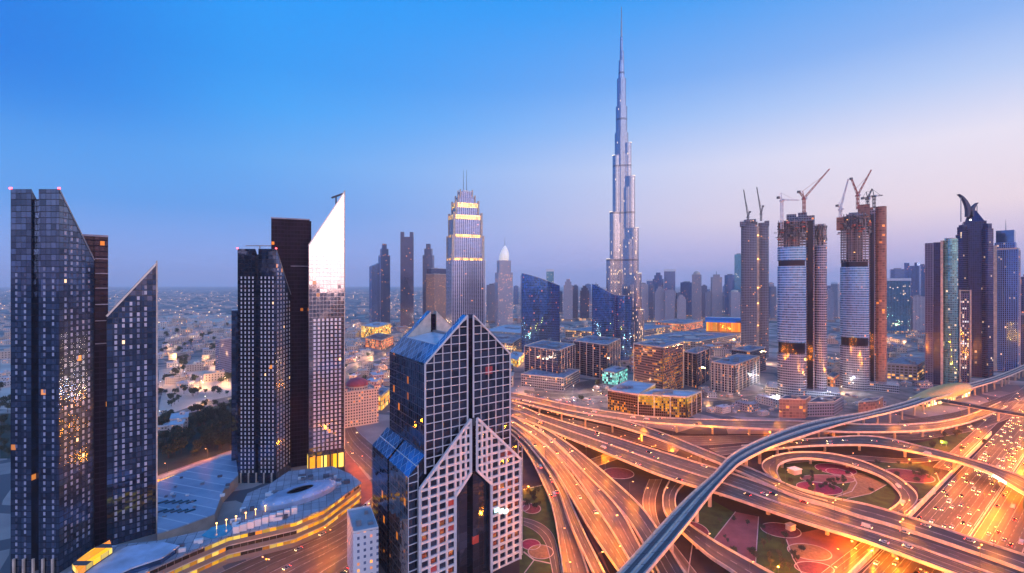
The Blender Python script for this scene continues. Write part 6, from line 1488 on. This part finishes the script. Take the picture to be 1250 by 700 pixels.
# ------------------------------------------------------------------ traffic
M['tyre'] = plain('tyre', (.02, .02, .02), .9); M['car_glass'] = plain('car glass', (.03, .035, .05), .08, .6); M['head'] = lamp_mat('headlight', '#ffd98a', 14); M['tail'] = lamp_mat('tail light', '#ff2a10', 16)
def car_proto(kind, col, rough=.25):
    r_ = thing(kind, None, 'car' if kind == 'car' else 'van'); m_ = plain(kind + ' paint', col, rough, .3, var=.03)
    L, W, hb, hr = (4.5, 1.85, .95, 1.45) if kind == 'car' else (5.6, 2.1, 1.2, 2.4)
    b = MB(); pr = [(-L/2, .35), (L/2, .35), (L/2, .72), (L*.46, .82), (L*.2, hb), (-L*.46, hb), (-L/2, .85)] if kind == 'car' else [(-L/2, .4), (L/2, .4), (L/2, 1.0), (L*.44, 1.2), (L*.34, hr-.1), (L*.28, hr), (-L/2, hr)]
    l = [(x_, -W/2, z_) for x_, z_ in pr]; rr = [(x_, W/2, z_) for x_, z_ in pr]; n = len(pr)
    b.face(l); b.face(rr[::-1])
    for i in range(n): j = (i+1) % n; b.face([l[j], l[i], rr[i], rr[j]])
    part('body', b, m_, r_)
    b = MB()
    if kind == 'car':
        lo = rect(-L*.1, 0, L*.58, W*.94); hi = rect(-L*.12, 0, L*.34, W*.76)
        for i in range(4): j = (i+1) % 4; b.face([(*lo[i], hb+.005), (*lo[j], hb+.005), (*hi[j], hr), (*hi[i], hr)])
        part('windows', b, M['car_glass'], r_); b = MB(); b.prism(hi, hr+.005, hr+.05); part('car_roof', b, m_, r_)
    else: b.face([(L*.445, -W*.42, 1.22), (L*.445, W*.42, 1.22), (L*.35, W*.4, hr-.15), (L*.35, -W*.4, hr-.15)]); part('windscreen', b, M['car_glass'], r_)
    for s in (-1, 1):
        b = MB(); b.box(L/2+.03, s*W*.36, .58, .14, .42, .24); part('headlight', b, M['head'], r_)
        b = MB(); b.box(-L/2-.03, s*W*.38, .66, .14, .36, .24); part('tail_light', b, M['tail'], r_)
        for x_ in (-L*.3, L*.31):
            b = MB(); b.tube((x_, s*(W/2-.2), .33), (x_, s*(W/2+.02), .33), .33, .33, 10); part('wheel', b, M['tyre'], r_)
    return r_
CP = {'white': car_proto('car', (.75, .75, .75)), 'silver': car_proto('car', (.42, .43, .46)), 'black': car_proto('car', (.03, .03, .035)), 'red': car_proto('car', (.35, .03, .03)), 'van': car_proto('van', (.72, .72, .72))}
KN = {'white': 'white car', 'silver': 'silver car', 'black': 'black car', 'red': 'red car', 'van': 'white van'}
def traffic(key, n, s0, s1, back, where):
    r = ROADS[key]; used = []
    for _ in range(n):
        for _t in range(30):
            s = rnd.uniform(s0, min(s1, r.s[-1]-6)); ln = rnd.randrange(r.lanes)
            if all(l != ln or abs(s - s2) > 9 for l, s2 in used): break
        else: continue
        p, a = pos_on(r, s, (ln + .5)/r.lanes); px = PX + F*p.x/max(1, p.y)
        if p.y < 60 or not -20 < px < 1275: continue
        used.append((ln, s)); k = rnd.choices(list(CP), (5, 3, 3, 1, 2))[0]; flip = back if not callable(back) else back((ln+.5)/r.lanes)
        dup(CP[k], p + Vector((0, 0, .02)), a + (math.pi if flip else 0), '%s %s' % (KN[k], where), '%s on the road: %s' % (KN[k], where))
traffic('hwy_in', 150, 190, 900, True, 'with headlights coming down the wide highway left of its median')
traffic('hwy_out', 80, 190, 900, False, 'with red tail lights going up the wide highway right of its median')
traffic('diagonal', 26, 40, 900, lambda f: f > .5, 'on the broad diagonal flyover')
traffic('ramp', 7, 60, 900, False, 'on the flyover along the upper side of the diagonal')
traffic('north', 9, 40, 900, True, 'on the northern pale flyover')
traffic('stripe', 9, 20, 900, True, 'on the curved flyover with the green strip')
traffic('fan_b', 6, 30, 900, False, 'on the second fan road from the right')
traffic('fan_c', 6, 30, 900, False, 'on the middle fan road')
traffic('fan_e', 6, 30, 900, True, 'on the leftmost fan road beside the lawn')
traffic('fan_a', 4, 60, 900, False, 'on the rightmost dark fan road')
traffic('loop', 3, 20, 400, True, 'on the oval loop ramp')
traffic('avenue', 22, 20, 400, lambda f: f < .5, 'on the avenue in front of the yellow podium')
traffic('front', 6, 10, 400, True, 'on the ground road below the golden station')
traffic('hwy_side', 10, 5, 500, True, 'on the side lanes left of the orange wall')
traffic('city_c', 8, 10, 600, True, 'on the street in front of the dark offices')
traffic('side_street', 6, 10, 400, True, 'on the side street by the maroon domed block')
def parked(n, box, where):
    for _ in range(n):
        for _t in range(15):
            p = gp(rnd.uniform(box[0], box[1]), rnd.uniform(box[2], box[3]), 0)
            if free(p.x, p.y, 2.5): dup(CP[rnd.choice(('white', 'silver', 'van'))], p + Vector((0, 0, .03)), R(rnd.choice((20, 110))), 'pale parked vehicle ' + where, 'parked vehicles ' + where); mark(p.x-3, p.x+3, p.y-3, p.y+3); break
parked(12, (640, 770, 474, 496), 'on the lots in front of the dark offices')
parked(12, (855, 950, 474, 505), 'on the building site lot left of the middle unfinished tower')
for pr in CP.values():
    for ch in list(pr.children): bpy.data.objects.remove(ch)
    bpy.data.objects.remove(pr)
# signs and small site things in the interchange
hut = gp(965, 647, 0); root = thing('pump_house', 'small pale box hut beside the mauve oval bed under the diagonal flyover', 'hut', hut)
b = MB(); b.box(hut.x, hut.y, 0, 5, 4, 3.6, .4); part('wall', b, M['pale_concrete'], root); b = MB(); b.box(hut.x, hut.y, 3.62, 5.6, 4.6, .4, .4); part('roof', b, M['white'], root)
hut = gp(970, 578, 0); root = thing('pump_house', 'pale hut on the paved tongue inside the loop ramp garden', 'hut', hut)
b = MB(); b.box(hut.x, hut.y, 0, 9, 7, 4, .4); part('wall', b, M['pale_concrete'], root); b = MB(); b.box(hut.x, hut.y, 4.02, 9.8, 7.8, .5, .4); part('roof', b, M['white'], root)
hut = gp(1152, 545, 0); root = thing('road_sign', 'small green road sign on two posts on the verge below the golden station', 'road sign', hut)
b = MB(); b.box(hut.x, hut.y, 2.5, 6, .3, 3.4, -.5); part('sign_board', b, plain('green sign', (.01, .12, .08), .6, emit=.1), root)
for s in (-2, 2): b = MB(); b.box(hut.x + s*.88, hut.y - s*.48, 0, .25, .25, 2.6); part('post', b, M['metal'], root)

# ------------------------------------------------------------------ haze: the evening air
hz = bpy.data.materials.new('haze'); hz.use_nodes = True; q = NT(hz.node_tree); q.n.clear()
pv = q.new('ShaderNodeVolumePrincipled'); pv.inputs['Color'].default_value = (.97, .96, 1, 1); pv.inputs['Density'].default_value = .5e-4; pv.inputs['Anisotropy'].default_value = .0
q.l.new(pv.outputs[0], q.new('ShaderNodeOutputMaterial').inputs['Volume'])
b = MB(); b.prism([(-31000, -13000), (31000, -13000), (31000, 33000), (-31000, 33000)], -1, 860, bottom=True)
o = part('haze', b, hz); o['kind'] = 'stuff'
# lamps slung under the flyovers: the orange pools below the decks
def under_lamp(px, py, zl, where, e='under'):
    p = gp(px, py, 0); r_ = thing('under_bridge_lamp', 'orange lamp on a short post ' + where, 'street lamp', p, 'orange lamps under the flyovers ' + where)
    b = MB(); b.tube((p.x, p.y, 0), (p.x, p.y, zl), .12, .1, 6); part('pole', b, M['pole'], r_)
    b = MB(); b.box(p.x, p.y, zl+.02, .7, .7, .3); part('lamp_head', b, M['head_o'], r_)
    l = bpy.data.objects.new('lamp_light', LD[e]); C.objects.link(l); l.parent = r_; l.location = (0, 0, zl + .9)
for px, py, wh in ((738, 556, 'on the cross road beneath the diagonal'), (760, 549, 'on the cross road beneath the diagonal'), (652, 527, 'where the fan leaves the diagonal'), (668, 520, 'where the fan leaves the diagonal'), (700, 520, 'between the northern flyover and the diagonal'), (780, 540, 'between the northern flyover and the diagonal'), (820, 546, 'between the northern flyover and the diagonal'),
                   (845, 556, 'between the ramp and the diagonal left of the metro'), (862, 566, 'between the ramp and the diagonal left of the metro'), (940, 532, 'under the northern flyover right of the metro'), (1020, 532, 'under the northern flyover right of the metro'), (1110, 566, 'under the curved flyover beside the highway'), (1135, 568, 'under the curved flyover beside the highway'),
                   (1040, 668, 'at the bottom right below the diagonal'), (1065, 680, 'at the bottom right below the diagonal'), (1095, 690, 'at the bottom right below the diagonal'), (780, 660, 'beneath the metro viaduct near the bottom'), (800, 672, 'beneath the metro viaduct near the bottom'), (838, 652, 'beside the ramp below the metro'), (950, 700, 'beside the ramp at the bottom edge'),
                   (1150, 545, 'under the curved flyover beside the highway'), (690, 540, 'where the fan leaves the diagonal'), (645, 600, 'at the lawn edge beside the grid tower')):
    under_lamp(px, py, 3.6, wh)
